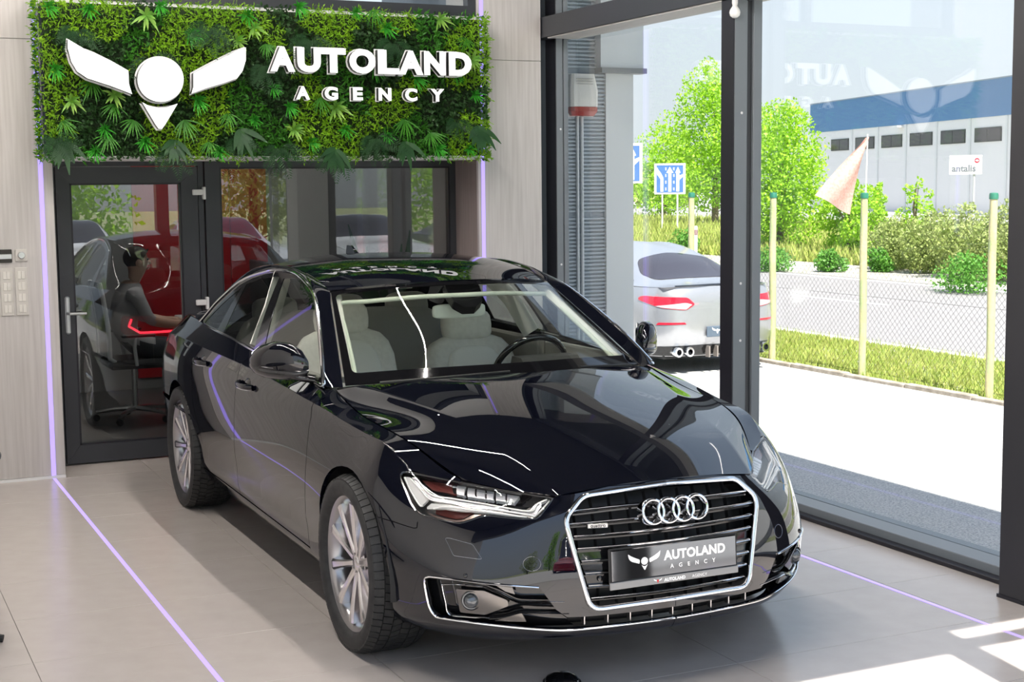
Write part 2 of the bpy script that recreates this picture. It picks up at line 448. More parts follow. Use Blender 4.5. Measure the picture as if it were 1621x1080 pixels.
PWL(MB().box(PX0+.02, PX1-.02, 9.27, 9.41, PZ0+.015, PZ1-.015).build('backing_board', mat('moss_board', (.015, .03, .01), .9)))
PWL(MB().box(PX0+.03, PX1-.03, 9.24, 9.41, PZ0+.002, PZ0+.014).build('panel_edge', mat('edge_white', (.7, .7, .7), .5)))
rp = np.random.RandomState(5)
_cs = rp.rand(70, 2)*np.array([PX1-PX0, PZ1-PZ0])+np.array([PX0, PZ0]); _ct = rp.choice([0, 0, 1, 1, 1, 2], 70)
def ptype(x, z): return _ct[((_cs-np.array([x, z]))**2*np.array([1, 1.2])).sum(1).argmin()]
def leaf(mb, p, d, up, L, Wd, bend=.2):
    """pointed two-part leaf from p along d"""
    d = np.asarray(d, float); d = d/np.linalg.norm(d); s_ = np.cross(d, up); s_ = s_/(np.linalg.norm(s_)+1e-9); n_ = np.cross(s_, d)
    a = p+d*L*.5+s_*Wd*.5+n_*bend*L*.25; b = p+d*L*.5-s_*Wd*.5+n_*bend*L*.25; c = p+d*L-n_*bend*L*.3
    mb.add([p, a, c, b], [(0, 1, 2), (0, 2, 3)])
MBd, MBl, MBm = MB(), MB(), MB()
N_ = 19000
for i in range(N_):
    x = rp.uniform(PX0-.005, PX1+.005); z = rp.uniform(PZ0-.012, PZ1+.01); t = ptype(x, z)
    y = PY-rp.uniform(-.01, .055)
    ex = 0
    if rp.rand() < .07: x, ex = (PX0-.01, -1) if rp.rand() < .5 else (PX1+.01, 1); y = rp.uniform(9.24, 9.38)
    d = np.array([rp.normal()*.8+ex, -abs(rp.normal())*.9-.25, rp.normal()*.8])
    if t == 0: leaf(MBd, np.array([x, y, z]), d, rp.normal(size=3), rp.uniform(.022, .038), rp.uniform(.017, .026))
    elif t == 1:
        d[2] -= .2; p = np.array([x, y-rp.uniform(0, .03), z])
        leaf(MBl, p, d, rp.normal(size=3), rp.uniform(.022, .046), rp.uniform(.007, .013))
        leaf(MBl, p+d*.012, d+rp.normal(size=3)*.6, rp.normal(size=3), rp.uniform(.016, .034), rp.uniform(.007, .012))
    else: leaf(MBm, np.array([x, y, z]), d, rp.normal(size=3), rp.uniform(.03, .058), rp.uniform(.011, .018))
for mb, nm, m_ in ((MBd, 'boxwood_foliage', L_DARK), (MBl, 'lime_sprigs', L_LIME), (MBm, 'mid_green_foliage', L_MID)):
    tag(PWL(mb.build(nm, m_, None, 0)), kind='stuff')
def blade(mb, d, L, Wd, droop, n=5, p0=(0, 0, 0)):
    d = np.asarray(d, float); d = d/np.linalg.norm(d); s_ = np.cross(d, (0, -1., .3)); s_ = s_/(np.linalg.norm(s_)+1e-9)
    vs = []; fs = []
    for k in range(n+1):
        t = k/n; c = np.asarray(p0)+d*L*t+np.array([0, 0, -droop*L*t*t]); w_ = Wd*.5*math.sin(math.pi*min(.96, .12+.85*t))
        vs += [c-s_*w_, c+s_*w_]
    for k in range(n): fs.append((2*k, 2*k+1, 2*k+3, 2*k+2))
    mb.add(vs, fs)
def proto(kind, seed):
    q = np.random.RandomState(seed); mb = MB()
    if kind == 'grass_tuft':
        for k in range(34):
            a = q.uniform(0, 2*math.pi); r = q.uniform(.2, 1.)
            blade(mb, (math.cos(a)*r, -.75, math.sin(a)*r+.15), q.uniform(.06, .105), .008, q.uniform(.2, .5), 4)
    elif kind == 'leaf_rosette':
        for k in range(15):
            a = 2*math.pi*k/15*2.4; r = .35+.05*k
            blade(mb, (math.cos(a)*r, -.55, math.sin(a)*r+.1), q.uniform(.07, .115), .0165, q.uniform(.15, .4), 5)
    elif kind == 'fern':
        for k in range(6):
            a = R(-150+24*k)+q.normal()*.1; L = q.uniform(.12, .19)
            d = np.array([math.cos(a), -.45, math.sin(a)*.8+.25]); d /= np.linalg.norm(d)
            for j in range(14):
                t = .12+.88*j/14; c = d*L*t+np.array([0, 0, -.45*L*t*t]); wl2 = .045*math.sin(math.pi*min(1, .2+.8*t))
                for sg in (-1, 1):
                    pd = np.array([math.cos(a+sg*1.2), -.15, math.sin(a+sg*1.2)-.25]); leaf(mb, c, pd, (0, -1., 0), wl2+.008, .0062, .1)
    elif kind == 'palm_spray':
        for k in range(11):
            a = R(-165+15*k)+q.normal()*.12; blade(mb, (math.cos(a), -.5-q.rand()*.4, math.sin(a)), q.uniform(.08, .14), .008, .3, 4)
    elif kind == 'sword_leaves':
        for k in range(9):
            a = R(-160+17*k)+q.normal()*.1; blade(mb, (math.cos(a)*.8, -.6, math.sin(a)), q.uniform(.10, .16), .034, .35, 6)
    return mb
PM = {'grass_tuft': L_GRASS, 'leaf_rosette': L_PALE, 'fern': L_FERN, 'palm_spray': L_MID, 'sword_leaves': L_FERN}
PROTO = {(k, s_): proto(k, s_).mesh(k, m_, 0) for k, m_ in PM.items() for s_ in (1, 2)}
def at_wall(px_, py_):       # photograph point on the face of the plant wall
    d = _f*FPX+_r2*(px_-810.5)-_u2*(py_-540); t = (9.2-0)/d[1]; return d[0]*t, CAM_H+d[2]*t
for k, pts in {'grass_tuft': [(75, 12), (165, 205), (310, 160), (345, 240), (470, 12), (560, 20), (590, 110), (610, 215), (655, 125), (750, 150), (430, 140), (545, 205), (690, 235), (228, 225), (300, 55), (390, 25), (250, 10), (140, 15), (340, 110), (610, 45), (720, 120), (400, 190), (490, 225), (150, 240), (85, 110), (740, 235), (455, 170)],
               'leaf_rosette': [(230, 25), (375, 65), (695, 30), (465, 205), (112, 160), (745, 95), (530, 170), (180, 150), (400, 45)],
               'fern': [(120, 45), (490, 60), (620, 65), (270, 235), (590, 215), (525, 240), (375, 220), (85, 215), (440, 230), (330, 40), (720, 190), (235, 90), (415, 100)],
               'palm_spray': [(180, 165), (310, 45), (640, 190), (170, 215), (505, 155), (735, 60), (360, 180), (145, 130), (290, 190), (420, 70), (590, 15), (680, 210), (330, 225), (210, 190), (100, 190)],
               'sword_leaves': [(100, 225), (275, 222), (380, 205), (755, 200), (640, 225), (530, 235)]}.items():
    for n_, (a, b) in enumerate(pts):
        x, z = at_wall(a, b)
        o = link(k, PROTO[(k, 1+n_ % 2)], None); o.parent = pw
        o.location = (x-(PX0+PX1)/2, 9.195-9.41-rp.uniform(0, .02), z-PZ0); sc_ = rp.uniform(.85, 1.2); o.scale = (sc_, 1, sc_)
        o.rotation_euler = (0, rp.uniform(-.35, .35), 0)
# raised lettering and winged emblem
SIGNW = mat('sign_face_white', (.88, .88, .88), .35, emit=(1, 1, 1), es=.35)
SIGNK = mat('sign_return_black', (.01, .01, .011), .3)
SIGNB = mat('sign_base_white', (.80, .80, .80), .4)
sg_ = empty('wall_sign', (2.7, 9.25, 2.3)); tag(sg_, 'raised white lettering and winged emblem fixed to the plant wall', 'sign')
def SGL(o): o.parent = sg_; o.location = (-2.7, -9.25, -2.3); return o
def letter_geo(ch, x0, x1, z0, z1, grow, y0, y1, bold):
    me = text_mesh(ch, 1.0, .2, None, 'tmp', bold)
    co = np.empty(len(me.vertices)*3); me.vertices.foreach_get('co', co); co = co.reshape(-1, 3)
    lo, hi = co.min(0), co.max(0); k = (co-lo)/(hi-lo)
    P = np.stack([x0-grow+(x1-x0+2*grow)*k[:, 0], y1+(y0-y1)*k[:, 2], z0-grow+(z1-z0+2*grow)*k[:, 1]], -1)
    mb = MB(); mb.add(P, [tuple(p.vertices) for p in me.polygons]); bpy.data.meshes.remove(me)
    return mb
def letter(ch, x0, x1, z0, z1, bold=.03, rim=.008, nm='letter'):
    f_ = SGL(letter_geo(ch, x0, x1, z0, z1, 0, 9.075, 9.080, bold).build(nm, SIGNW, None, 0))
    for y0_, y1_, g_, b_, m_, n2 in ((9.0805, 9.125, -.001, bold, SIGNK, 'letter_return'), (9.126, 9.132, rim, bold+.012, SIGNB, 'letter_base')):
        o = letter_geo(ch, x0, x1, z0, z1, g_, y0_, y1_, b_).build(n2, m_, f_, 0)
for ch, a, b in zip('AUTOLAND', (2.612, 2.79, 2.948, 3.137, 3.332, 3.476, 3.656, 3.833), (2.775, 2.945, 3.113, 3.315, 3.480, 3.649, 3.808, 3.997)):
    letter(ch, a, b, 2.534, 2.690, .055)
for ch, a, b in zip('AGENCY', (2.776, 2.966, 3.157, 3.333, 3.518, 3.698), (2.867, 3.055, 3.224, 3.421, 3.603, 3.796)):
    letter(ch, a, b, 2.362, 2.445, .045, .005)
LW = [[(107, 62), (107, 76), (113, 98), (122, 113), (138, 124), (175, 136), (209, 149), (204, 133), (203, 112), (178, 98), (150, 84), (132, 77)],
      [(389, 75), (389, 95), (384, 112), (375, 124), (352, 132), (325, 140), (303, 148), (306, 138), (306, 116), (325, 106), (350, 93), (372, 82)],
      [(254+36.5*math.cos(a*math.pi/20), 126+35.5*math.sin(a*math.pi/20)) for a in range(40)],
      [(225, 162), (236, 168), (250, 171), (264, 170), (281, 164), (262, 196), (256, 204), (251, 204), (246, 197)]]
def wallpt(a, b, Y):
    d = _f*FPX+_r2*(a-810.5)-_u2*(b-540); t = Y/d[1]; return (d[0]*t, CAM_H+d[2]*t)
for poly, nm in zip(LW, ('emblem_wing', 'emblem_wing', 'emblem_disc', 'emblem_point')):
    Q = np.array([wallpt(a, b, 9.08) for a, b in poly])
    f_ = SGL(MB().prism(Q, .005, lambda u, v, w_: (u, 9.075+w_, v)).build(nm, SIGNW, None, 0))
    MB().prism(Q, .044, lambda u, v, w_: (u, 9.0805+w_, v)).build('emblem_return', SIGNK, f_, 0)
    Q2 = inset_np(Q, -.010)
    MB().prism(Q2, .006, lambda u, v, w_: (u, 9.126+w_, v)).build('emblem_base', SIGNB, f_, 0)
# ------------------------------------------------------------------ office behind the glass
struct(B('floor_office', mat('office_floor', (.09, .09, .095), .35), None, .2, 5.0, 9.83, 13.4, -.1, -.002))
REDW = mat('red_wall_paint', (.42, .012, .020), .35)
GREYW = mat('office_grey', (.22, .22, .225), .7)
wo = B('wall_office_back', GREYW, None, .2, 5.0, 13.3, 13.4, 0, 2.9); struct(wo)
for x0, x1 in ((2.52, 3.05), (3.054, 3.40), (3.404, 3.75)): B('red_panel', REDW, wo, x0, x1, 13.285, 13.3, .1, 2.8, bev=.002)
B('white_panel', mat('office_white', (.65, .65, .65), .5), wo, 3.95, 4.35, 13.285, 13.3, .1, 2.8)
struct(B('wall_office_left', GREYW, None, .1, .2, 9.95, 13.4, 0, 2.9))
struct(B('wall_office_right', GREYW, None, 4.69, 4.80, 9.95, 13.4, 0, 2.9))
struct(B('ceiling_office', PLASTER, None, .1, 5.0, 9.95, 13.4, 2.9, 2.98))
e_ = empty('office_fill_light', (2.7, 11.6, 2.9)); tag(e_, 'square ceiling light added to brighten the office behind the glass', 'ceiling light')  # added lamp that brightens the office and the seated man
MB().box(-.3, .3, -.3, .3, -.03, 0).build('frame', ALU, e_)
MB().box(-.28, .28, -.28, .28, -.036, -.03).build('diffuser', mat('office_fill_glow', (1, 1, 1), .4, emit=(1, .96, .9), es=18), e_)
# desk
dk = empty('desk', (3.0, 11.55, 0)); tag(dk, 'white topped office desk in front of the seated man', 'desk')
MB().box(-.35, .75, -.75, .75, .715, .745, bev=.004).build('desk_top', mat('desk_white', (.7, .7, .7), .35), dk)
for x in (-.28, .68):
    for y in (-.68, .68): MB().box(x-.025, x+.025, y-.025, y+.025, 0, .715).build('leg', ANTH, dk)
mo = empty('monitor', (3.2, 11.55, .745)); tag(mo, 'black computer monitor standing on the office desk', 'monitor')
MB().box(-.1, .1, -.12, .12, 0, .012).build('foot', ANTH2, mo); MB().box(-.02, .02, -.03, .03, .012, .25).build('stem', ANTH2, mo)
MB().box(-.02, .02, -.28, .28, .12, .47, bev=.006).build('screen', ANTH2, mo)
# swivel chair
ch = empty('office_chair', (2.15, 11.5, 0)); tag(ch, 'white framed swivel office chair with dark seat behind the glass door', 'chair')
CHW = mat('chair_white_frame', (.62, .62, .64), .4); CHB = mat('chair_mesh_dark', (.03, .03, .035), .7)
for k in range(5):
    a = R(72*k+20); c, s_ = math.cos(a), math.sin(a)
    MB().tube([(0, 0, .10), (c*.15, s_*.15, .095), (c*.30, s_*.30, .075)], [.022, .018, .014], 8).build('base_arm', ALU, ch)
    MB().lathe([(0, -.02), (.026, -.02), (.028, 0), (.026, .02), (0, .02)], 'y', 14, (c*.30, s_*.30, .030)).build('castor', ANTH2, ch)
MB().cyl((0, 0, .09), (0, 0, .43), .022).build('gas_column', ALU, ch)
MB().box(-.23, .25, -.24, .24, .43, .50, bev=.03).build('seat', CHB, ch)
MB().rings([[(-.22-.06*t*t, y, .52+.58*t) for y in np.linspace(-.22, .22, 7)] for t in np.linspace(0, 1, 8)], close=False).build('backrest', CHB, ch, 180)
for y in (-.235, .235):
    MB().tube([(-.10, y*.6, .44), (-.22, y, .52), (-.225, y, .75), (-.255, y, .98), (-.275, y*.9, 1.10)], .018, 8).build('back_frame', CHW, ch)
    MB().tube([(-.02, y, .46), (-.04, y*1.15, .60), (-.03, y*1.15, .68)], .015, 8).build('armrest_post', CHW, ch)
    MB().box(-.14, .12, y*1.15-.03, y*1.15+.03, .68, .705, bev=.008).build('armrest', ANTH2, ch)
# seated man, facing the desk (+x)
SKIN = mat('skin', (.52, .33, .25), .5); SHIRT = mat('grey_tshirt', (.36, .35, .37), .8); TROUS = mat('dark_trousers', (.03, .032, .04), .8)
def skinned(name, joints, edges, mats, pick, parent=None, sub=2):
    me = bpy.data.meshes.new(name); me.from_pydata([j[:3] for j in joints], edges, []); o = bpy.data.objects.new(name, me); COL.objects.link(o)
    m1 = o.modifiers.new('skin', 'SKIN'); m1.use_smooth_shade = True
    for i, j in enumerate(joints):
        sv_ = me.skin_vertices[0].data[i]; sv_.radius = (j[3], j[4] if len(j) > 4 else j[3]); sv_.use_root = i == 0
    m2 = o.modifiers.new('sub', 'SUBSURF'); m2.levels = sub
    dg = bpy.context.evaluated_depsgraph_get(); dg.update()
    ev = bpy.data.meshes.new_from_object(o.evaluated_get(dg)); bpy.data.objects.remove(o); bpy.data.meshes.remove(me)
    ev.name = name; ev.materials.clear()
    for m_ in mats: ev.materials.append(m_)
    for p in ev.polygons: p.material_index = pick(p.center); p.use_smooth = True
    return link(name, ev, parent)
mn = empty('person', (2.15, 11.5, 0)); tag(mn, 'man in grey T-shirt and dark trousers sitting at the office desk behind the glass door', 'person')
J = [(-.08, 0, .56, .15, .13), (-.09, 0, .72, .135, .115), (-.05, 0, .90, .155, .12), (-.01, 0, 1.02, .13, .09), (.02, 0, 1.09, .055), (.04, 0, 1.14, .055), (.055, 0, 1.21, .082, .092), (.06, 0, 1.29, .078, .088), (.05, 0, 1.335, .045)]
Ed = [(i, i+1) for i in range(8)]
for s_ in (-1, 1):
    b0 = len(J)
    J += [(0, .185*s_, 1.0, .062), (.09, .235*s_, .80, .048), (.30, .18*s_, .755, .036), (.36, .165*s_, .765, .03)]
    Ed += [(3, b0), (b0, b0+1), (b0+1, b0+2), (b0+2, b0+3)]
    for f_ in range(4):
        b1 = len(J); yy = .165*s_+(f_-1.5)*.02
        J += [(.40, yy, .768, .0095), (.435, yy, .762, .0088), (.458-.006*abs(f_-1), yy, .753, .008)]; Ed += [(b0+3, b1), (b1, b1+1), (b1+1, b1+2)]
    b1 = len(J); J += [(.375, (.165-.04)*s_, .765, .0105), (.40, (.165-.055)*s_, .76, .009)]; Ed += [(b0+3, b1), (b1, b1+1)]
    b1 = len(J)
    J += [(.05, .10*s_, .575, .095), (.40, .12*s_, .56, .068), (.38, .12*s_, .30, .052), (.36, .12*s_, .09, .042), (.44, .12*s_, .045, .04), (.53, .12*s_, .035, .032)]
    Ed += [(0, b1)]+[(b1+i, b1+i+1) for i in range(5)]
def pickm(c):
    if c.z > 1.075: return 0
    if c.x > .13 and c.z > .70: return 0
    if c.z > .62 and c.x < .16: return 1
    return 2
bodym = skinned('body', J, Ed, [SKIN, SHIRT, TROUS], pickm, mn)
hr = MB().ball((.045, 0, 1.275), (.100, .094, .092), 18, 12)
hr.v = [(x, y, max(z, 1.20 if x < .03 else 1.20+(x-.03)*1.25)) for x, y, z in hr.v]
hr.build('hair', mat('dark_hair', (.02, .015, .012), .7), mn, 60)
MB().ball((.14, 0, 1.235), (.022, .014, .02), 10, 8).build('nose', SKIN, mn, 60)
for s_ in (-1, 1):
    MB().ball((.05, .088*s_, 1.235), (.025, .012, .032), 10, 8).build('ear', SKIN, mn, 60)
    MB().ball((.128, .033*s_, 1.262), (.012, .014, .010), 10, 8).build('eye', mat('eye_dark', (.02, .02, .02), .2), mn, 60)
MB().ball((.128, 0, 1.185), (.014, .028, .007), 10, 6).build('mouth', mat('lips', (.35, .13, .11), .5), mn, 60)
# snake plant by the office window
sp0 = empty('potted_plant', (3.86, 10.35, 0)); tag(sp0, 'tall potted plant with dark sword-shaped leaves behind the office window', 'plant')
MB().lathe([(0, 0), (.13, 0), (.17, .55), (.16, .55), (.15, .5), (0, .5)], 'z', 28).build('pot', mat('pot_dark', (.05, .05, .05), .5), sp0)
for k in range(11):
    mb = MB(); a = k*2.4; blade(mb, (math.cos(a)*(.12+.04*k), math.sin(a)*(.12+.03*k), 1.0), rp.uniform(.75, 1.1), .075, .02, 6, (math.cos(a)*.05, math.sin(a)*.05, .5))
    mb.build('leaf', L_FERN, sp0, 0)
# ------------------------------------------------------------------ outside
ZG = -.36
GRAVEL = mat('white_gravel', (.66, .64, .61), .9, noise=(70, (.34, .34, .35), .42, .66), bump=(90, 1., .015))
ASPH = mat('asphalt_sunbleached', (.27, .255, .25), .9, noise=(20, (.23, .215, .21), .4, .6), bump=(150, .3, .005))
VERGE = mat('verge_soil_grass', (.22, .26, .10), .95, noise=(2.2, (.36, .33, .24), .5, .64), bump=(25, .8, .05))
LINEW = mat('road_paint_white', (.75, .75, .73), .7)
CONC = mat('kerb_concrete', (.40, .35, .29), .9, noise=(8, (.28, .24, .19), .4, .6), bump=(60, .5, .01))
struct(B('ground_gravel', GRAVEL, None, 4.95, 10.20, 1.9, 90, ZG-.3, ZG))
struct(B('ground_forecourt', GRAVEL, None, -40, 60, -14, 1.9, ZG-.3, -.05))
struct(B('ground_verge', VERGE, None, 10.30, 12.65, 1.9, 90, ZG-.3, ZG))
struct(B('road', ASPH, None, 12.65, 21.1, 1.9, 200, ZG-.3, ZG-.005))
struct(B('ground_shoulder', mat('shoulder_gravel', (.44, .40, .36), .95, noise=(3, (.30, .29, .22), .45, .6), bump=(30, .6, .03)), None, 21.1, 24.2, 1.9, 240, ZG-.3, ZG))
struct(B('ground_far_verge', VERGE, None, 24.2, 52, 1.9, 240, ZG-.3, ZG))
struct(B('ground_added_yard', mat('added_yard_grey', (.34, .33, .32), .9), None, 52, 240, 1.9, 260, ZG-.3, ZG))  # grey ground added to keep green bounce light off the warehouse wall
struct(B('ground_back', VERGE, None, -80, 120, -120, -14, ZG-.3, ZG))
struct(B('trim_road_edge_near', LINEW, None, 12.72, 12.90, 1.9, 200, ZG-.006, ZG-.001))
struct(B('trim_road_edge_far', LINEW, None, 20.64, 20.82, 1.9, 200, ZG-.006, ZG-.001))
for k in range(12): struct(B('trim_road_dash', LINEW, None, 16.8, 16.92, 8.2+6.15*k-.2, 8.2+6.15*k+2.6, ZG-.006, ZG-.001))
# kerb: single stones
kme = MB().box(0, .10, .003, .997, -.2, .05, bev=.008).mesh('kerb_stone', CONC)
kb = empty('kerb', (10.20, 5, ZG)); struct(kb)
for k in range(26):
    o = link('kerb_stone', kme, kb); o.location = (rnd.uniform(-.006, .006), k, rnd.uniform(-.015, .0))
# grass of the verges
GRS = leafmat('verge_grass', (.30, .42, .06), (.46, .45, .14), .3, .7)
mb = MB(); rq = np.random.RandomState(11)
for i in range(30000):
    x = rq.uniform(10.3, 12.6); y = rq.uniform(8.7, 20); h_ = rq.uniform(.03, .09)*(1.5 if rq.rand() < .12 else 1)
    a = rq.uniform(0, 6.28); w_ = .009; dx, dy = rq.normal()*.03, rq.normal()*.03
    mb.add([(x-w_*math.cos(a), y-w_*math.sin(a), ZG-.01), (x+w_*math.cos(a), y+w_*math.sin(a), ZG-.01), (x+dx, y+dy, ZG+h_)], [(0, 1, 2)])
tag(mb.build('verge_grass', GRS, None, 0), 'sunlit short grass on the strip along the wire fence', 'grass', kind='stuff')
mb = MB()
for i in range(15000):
    x = 24.2+rq.rand()**1.6*24; y = x*rq.uniform(.95, 1.75); h_ = rq.uniform(.15, .5)
    a = rq.uniform(0, 6.28); w_ = .05; dx, dy = rq.normal()*.12, rq.normal()*.12
    mb.add([(x-w_*math.cos(a), y-w_*math.sin(a), ZG-.02), (x+w_*math.cos(a), y+w_*math.sin(a), ZG-.02), (x+dx, y+dy, ZG+h_)], [(0, 1, 2)])
tag(mb.build('meadow_grass', GRS, None, 0), 'tall meadow grass growing beyond the road', 'grass', kind='stuff')
# wire fence: posts and chain link
fe = empty('wire_fence', (10.37, 12.81, ZG)); tag(fe, 'chain link fence with wooden posts between gravel yard and road', 'fence')
WOOD = mat('fence_post_wood', (.52, .46, .25), .8, noise=(5, (.36, .42, .20), .45, .6, (4, 4, 1)), bump=(40, .5, .01))
CAPG = mat('post_cap_green', (.02, .16, .10), .5)
for y in (9.0, 10.94, 12.90, 14.60, 16.43, 18.2, 20.0, 21.8, 23.6):
    p_ = MB().tube([(0, y-12.81, -.1), (.004, y-12.81, .6), (-.004, y-12.81, 1.3), (0, y-12.81, 2.0)], [.043, .040, .042, .038], 12).build('post', WOOD, fe)
    MB().lathe([(0, .045), (.04, .04), (.045, .02), (.045, -.02)], 'z', 14, (0, y-12.81, 2.0)).build('post_cap', CAPG, p_)
mb = MB(); Hf, pt = 1.75, .075; Y0f, Y1f = -4.2, 11.
r_ = .0012
def wire(a, b):
    a = np.array(a, float); b = np.array(b, float)
    o = [(0, r_, r_), (0, -r_, r_), (0, 0, -r_*1.4)]
    mb.rings([[a+q for q in np.array(o)], [b+q for q in np.array(o)]], cap0=False, cap1=False)
y = Y0f-Hf
while y < Y1f:
    for s_ in (1, -1):
        y0_, y1_ = (y, y+Hf) if s_ > 0 else (y+Hf, y)
        z0_, z1_ = .05, .05+Hf
        t0, t1 = 0., 1.
        lo_, hi_ = min(y0_, y1_), max(y0_, y1_)
        if hi_ > Y0f and lo_ < Y1f: wire((.05*1, y0_, z0_), (.05*1, y1_, z1_))
    y += pt
for z in (.06, .9, 1.8): wire((.05, Y0f-1, z), (.05, Y1f+1, z))
mb.build('chain_link', mat('galvanised_wire', (.42, .43, .42), .5, metal=.3), fe)
# neighbouring wing of the building with ribbed cladding and siren
RIB = mat('ribbed_cladding', (.26, .31, .36), .45)
nw = B('wall_wing', RIB, None, 4.97, 5.82, 10.12, 13.4, ZG, 4.3); struct(nw)
mb = MB(); z = ZG
while z < 4.2:
    if abs(z-1.56) > .02 and abs(z-2.67) > .02: mb.box(4.97, 5.58, 10.10, 10.12, z, z+.014)
    z += .03
mb.build('cladding_ribs', mat('cladding_rib', (.38, .44, .50), .4), nw)
B('corner_panel', mat('wing_corner_grey', (.66, .69, .71), .5), nw, 5.58, 5.825, 10.085, 10.12, ZG, 2.66)
B('upper_fascia', mat('wing_fascia_grey', (.55, .60, .64), .5), nw, 5.50, 5.88, 10.02, 10.12, 2.70, 4.3)
B('fascia_drip', STEEL, nw, 5.50, 5.90, 10.0, 10.12, 2.66, 2.70)
for x in (5.33, 5.37): MB().tube([(x, 10.09, ZG), (x, 10.09, 2.36)], .012, 10).build('downpipe', mat('pipe_white', (.7, .72, .74), .4), nw)
sr = empty('alarm_siren', (5.36, 10.10, 2.33)); tag(sr, 'white alarm siren box with red lower lens on the ribbed wall', 'siren')
def sbox(z0, z1, w0, w1, d0, d1): return MB().rings([[(s_*q[0]*1.0, q[1], z) for s_, q in ((-1, (w, 0)), (-1, (w, -d*.8)), (-1, (w*.8, -d)), (1, (w*.8, -d)), (1, (w, -d*.8)), (1, (w, 0)))] for z, w, d in ((z0, w0, d0), ((z0+z1)/2, max(w0, w1)*1.01, max(d0, d1)), (z1, w1, d1))])
sbox(.07, .32, .118, .100, .085, .06).build('housing', mat('siren_white', (.74, .72, .68), .4), sr, 30)
sbox(.0, .068, .095, .115, .06, .083).build('red_lens', mat('siren_red', (.35, .03, .02), .25), sr, 30)
MB().box(-.11, .11, -.012, 0, -.005, .325).build('back_plate', WHT, sr)
for z in (.24, .26, .28): MB().box(-.07, .07, -.082, -.06, z, z+.004).build('slot', mat('slot_grey', (.4, .39, .37), .6), sr)
# road signs beyond the road
BLUE = mat('sign_blue', (.06, .15, .40), .5); SGW = mat('sign_white', (.80, .80, .80), .5)
def lane_sign(loc, rz, lab, up=0.):
    e_ = empty('road_sign', loc, rz); tag(e_, lab, 'road sign', 'blue lane signs beyond the road')
    for x in (-.34, .34): MB().cyl((x, .03, 0), (x, .03, 2.6+up), .035, n=10).build('post', SGW, e_)
    _n0 = set(e_.children)
    MB().box(-.70, .70, -.02, .02, 1.72, 3.10, bev=.008).build('board', SGW, e_)
    MB().box(-.60, .60, -.026, -.019, 1.80, 3.02).build('blue_field', BLUE, e_)
    def arrow(pts): MB().prism(pts, .004, lambda u, v, w_: (u, -.031+w_, v)).build('arrow', SGW, e_)
    arrow([(-.07, 1.84), (.07, 1.84), (.07, 2.68), (.16, 2.68), (0, 2.95), (-.16, 2.68), (-.07, 2.68)])
    arrow([(-.42, 1.84), (-.29, 1.84), (-.29, 2.45), (-.40, 2.68), (-.50, 2.80), (-.58, 2.95), (-.58, 2.62), (-.42, 2.40)])
    arrow([(.29, 1.84), (.42, 1.84), (.42, 2.35), (.58, 2.50), (.58, 2.62), (.42, 2.55), (.42, 2.68), (.48, 2.68), (.36, 2.95), (.24, 2.68), (.29, 2.68)])
    for x in (-.18, .18):
        for z in (1.9, 2.2, 2.5, 2.8): MB().box(x-.025, x+.025, -.030, -.026, z, z+.12).build('lane_dash', SGW, e_)
    for o in e_.children:
        if o not in _n0: o.location.z = up
lane_sign((34.7, 56.8, ZG-.05), R(-32), 'blue and white lane direction sign on two white posts beyond the road')
lane_sign((25.2, 44.4, ZG), R(-30), 'blue lane sign half hidden behind the grey corner of the building', .45)
e_ = empty('delineator', (15.9+5.6, 21.6+12.3, ZG)); tag(e_, 'white marker post at the far road edge', 'post')
MB().box(-.06, .06, -.06, .06, 0, 1.0, bev=.01).build('body', SGW, e_); MB().box(-.062, .062, -.062, .062, .75, .9).build('band', mat('reflector_grey', (.3, .2, .2), .4), e_)
# warehouse
A_, B_ = np.array([64.96, 67.38]), np.array([72.44, 96.95])
u_ = (B_-A_)/np.linalg.norm(B_-A_); A0 = A_-u_*14; Lw = np.linalg.norm(B_-A_)+14
wr = empty('warehouse', (A0[0], A0[1], ZG), math.atan2(u_[1], u_[0])); tag(wr, 'long grey warehouse with blue top band and a row of windows beyond the road', 'building')
BLUEB = mat('cladding_blue', (.10, .225, .42), .6); GREYC = mat('cladding_grey', (.76, .74, .74), .7)
MB().box(0, Lw, -25, 0, 0, 6.05).build('wall', GREYC, wr)
MB().box(-.02, Lw+.02, -25, .06, 6.05, 8.3).build('blue_band', BLUEB, wr)
MB().box(-.05, Lw+.05, -25, .10, 8.3, 8.38).build('roof_edge', mat('roof_trim', (.3, .35, .42), .5), wr)
MB().box(.1, Lw-.1, -24.8, -.1, 8.2, 8.34).build('roof', mat('flat_roof', (.35, .35, .35), .9), wr)
wx = [(1.5+k*4.45) for k in range(10)]
for k, x in enumerate(wx):
    if x+3.3 > Lw: break
    f_ = MB().box(x, x+3.25, -.05, .05, 4.52, 5.40).build('window', mat('window_frame_dark', (.06, .06, .06), .5), wr)
    for s_ in (0, 1): MB().box(x+.1+s_*1.57, x+1.58+s_*1.57, .04, .06, 4.60, 5.32).build('pane', mat('far_glass', (.05, .045, .045), .08, spec=.8), f_)
    MB().box(x-.70, x-.50, 0, .07, 0, 6.05).build('pilaster', mat('pilaster_grey', (.70, .70, .70), .7), wr)
for k in (2, 6): MB().box(wx[k]-.2, wx[k]+.7, .05, .5, 5.88, 5.98).build('wall_lamp', SGW, wr)
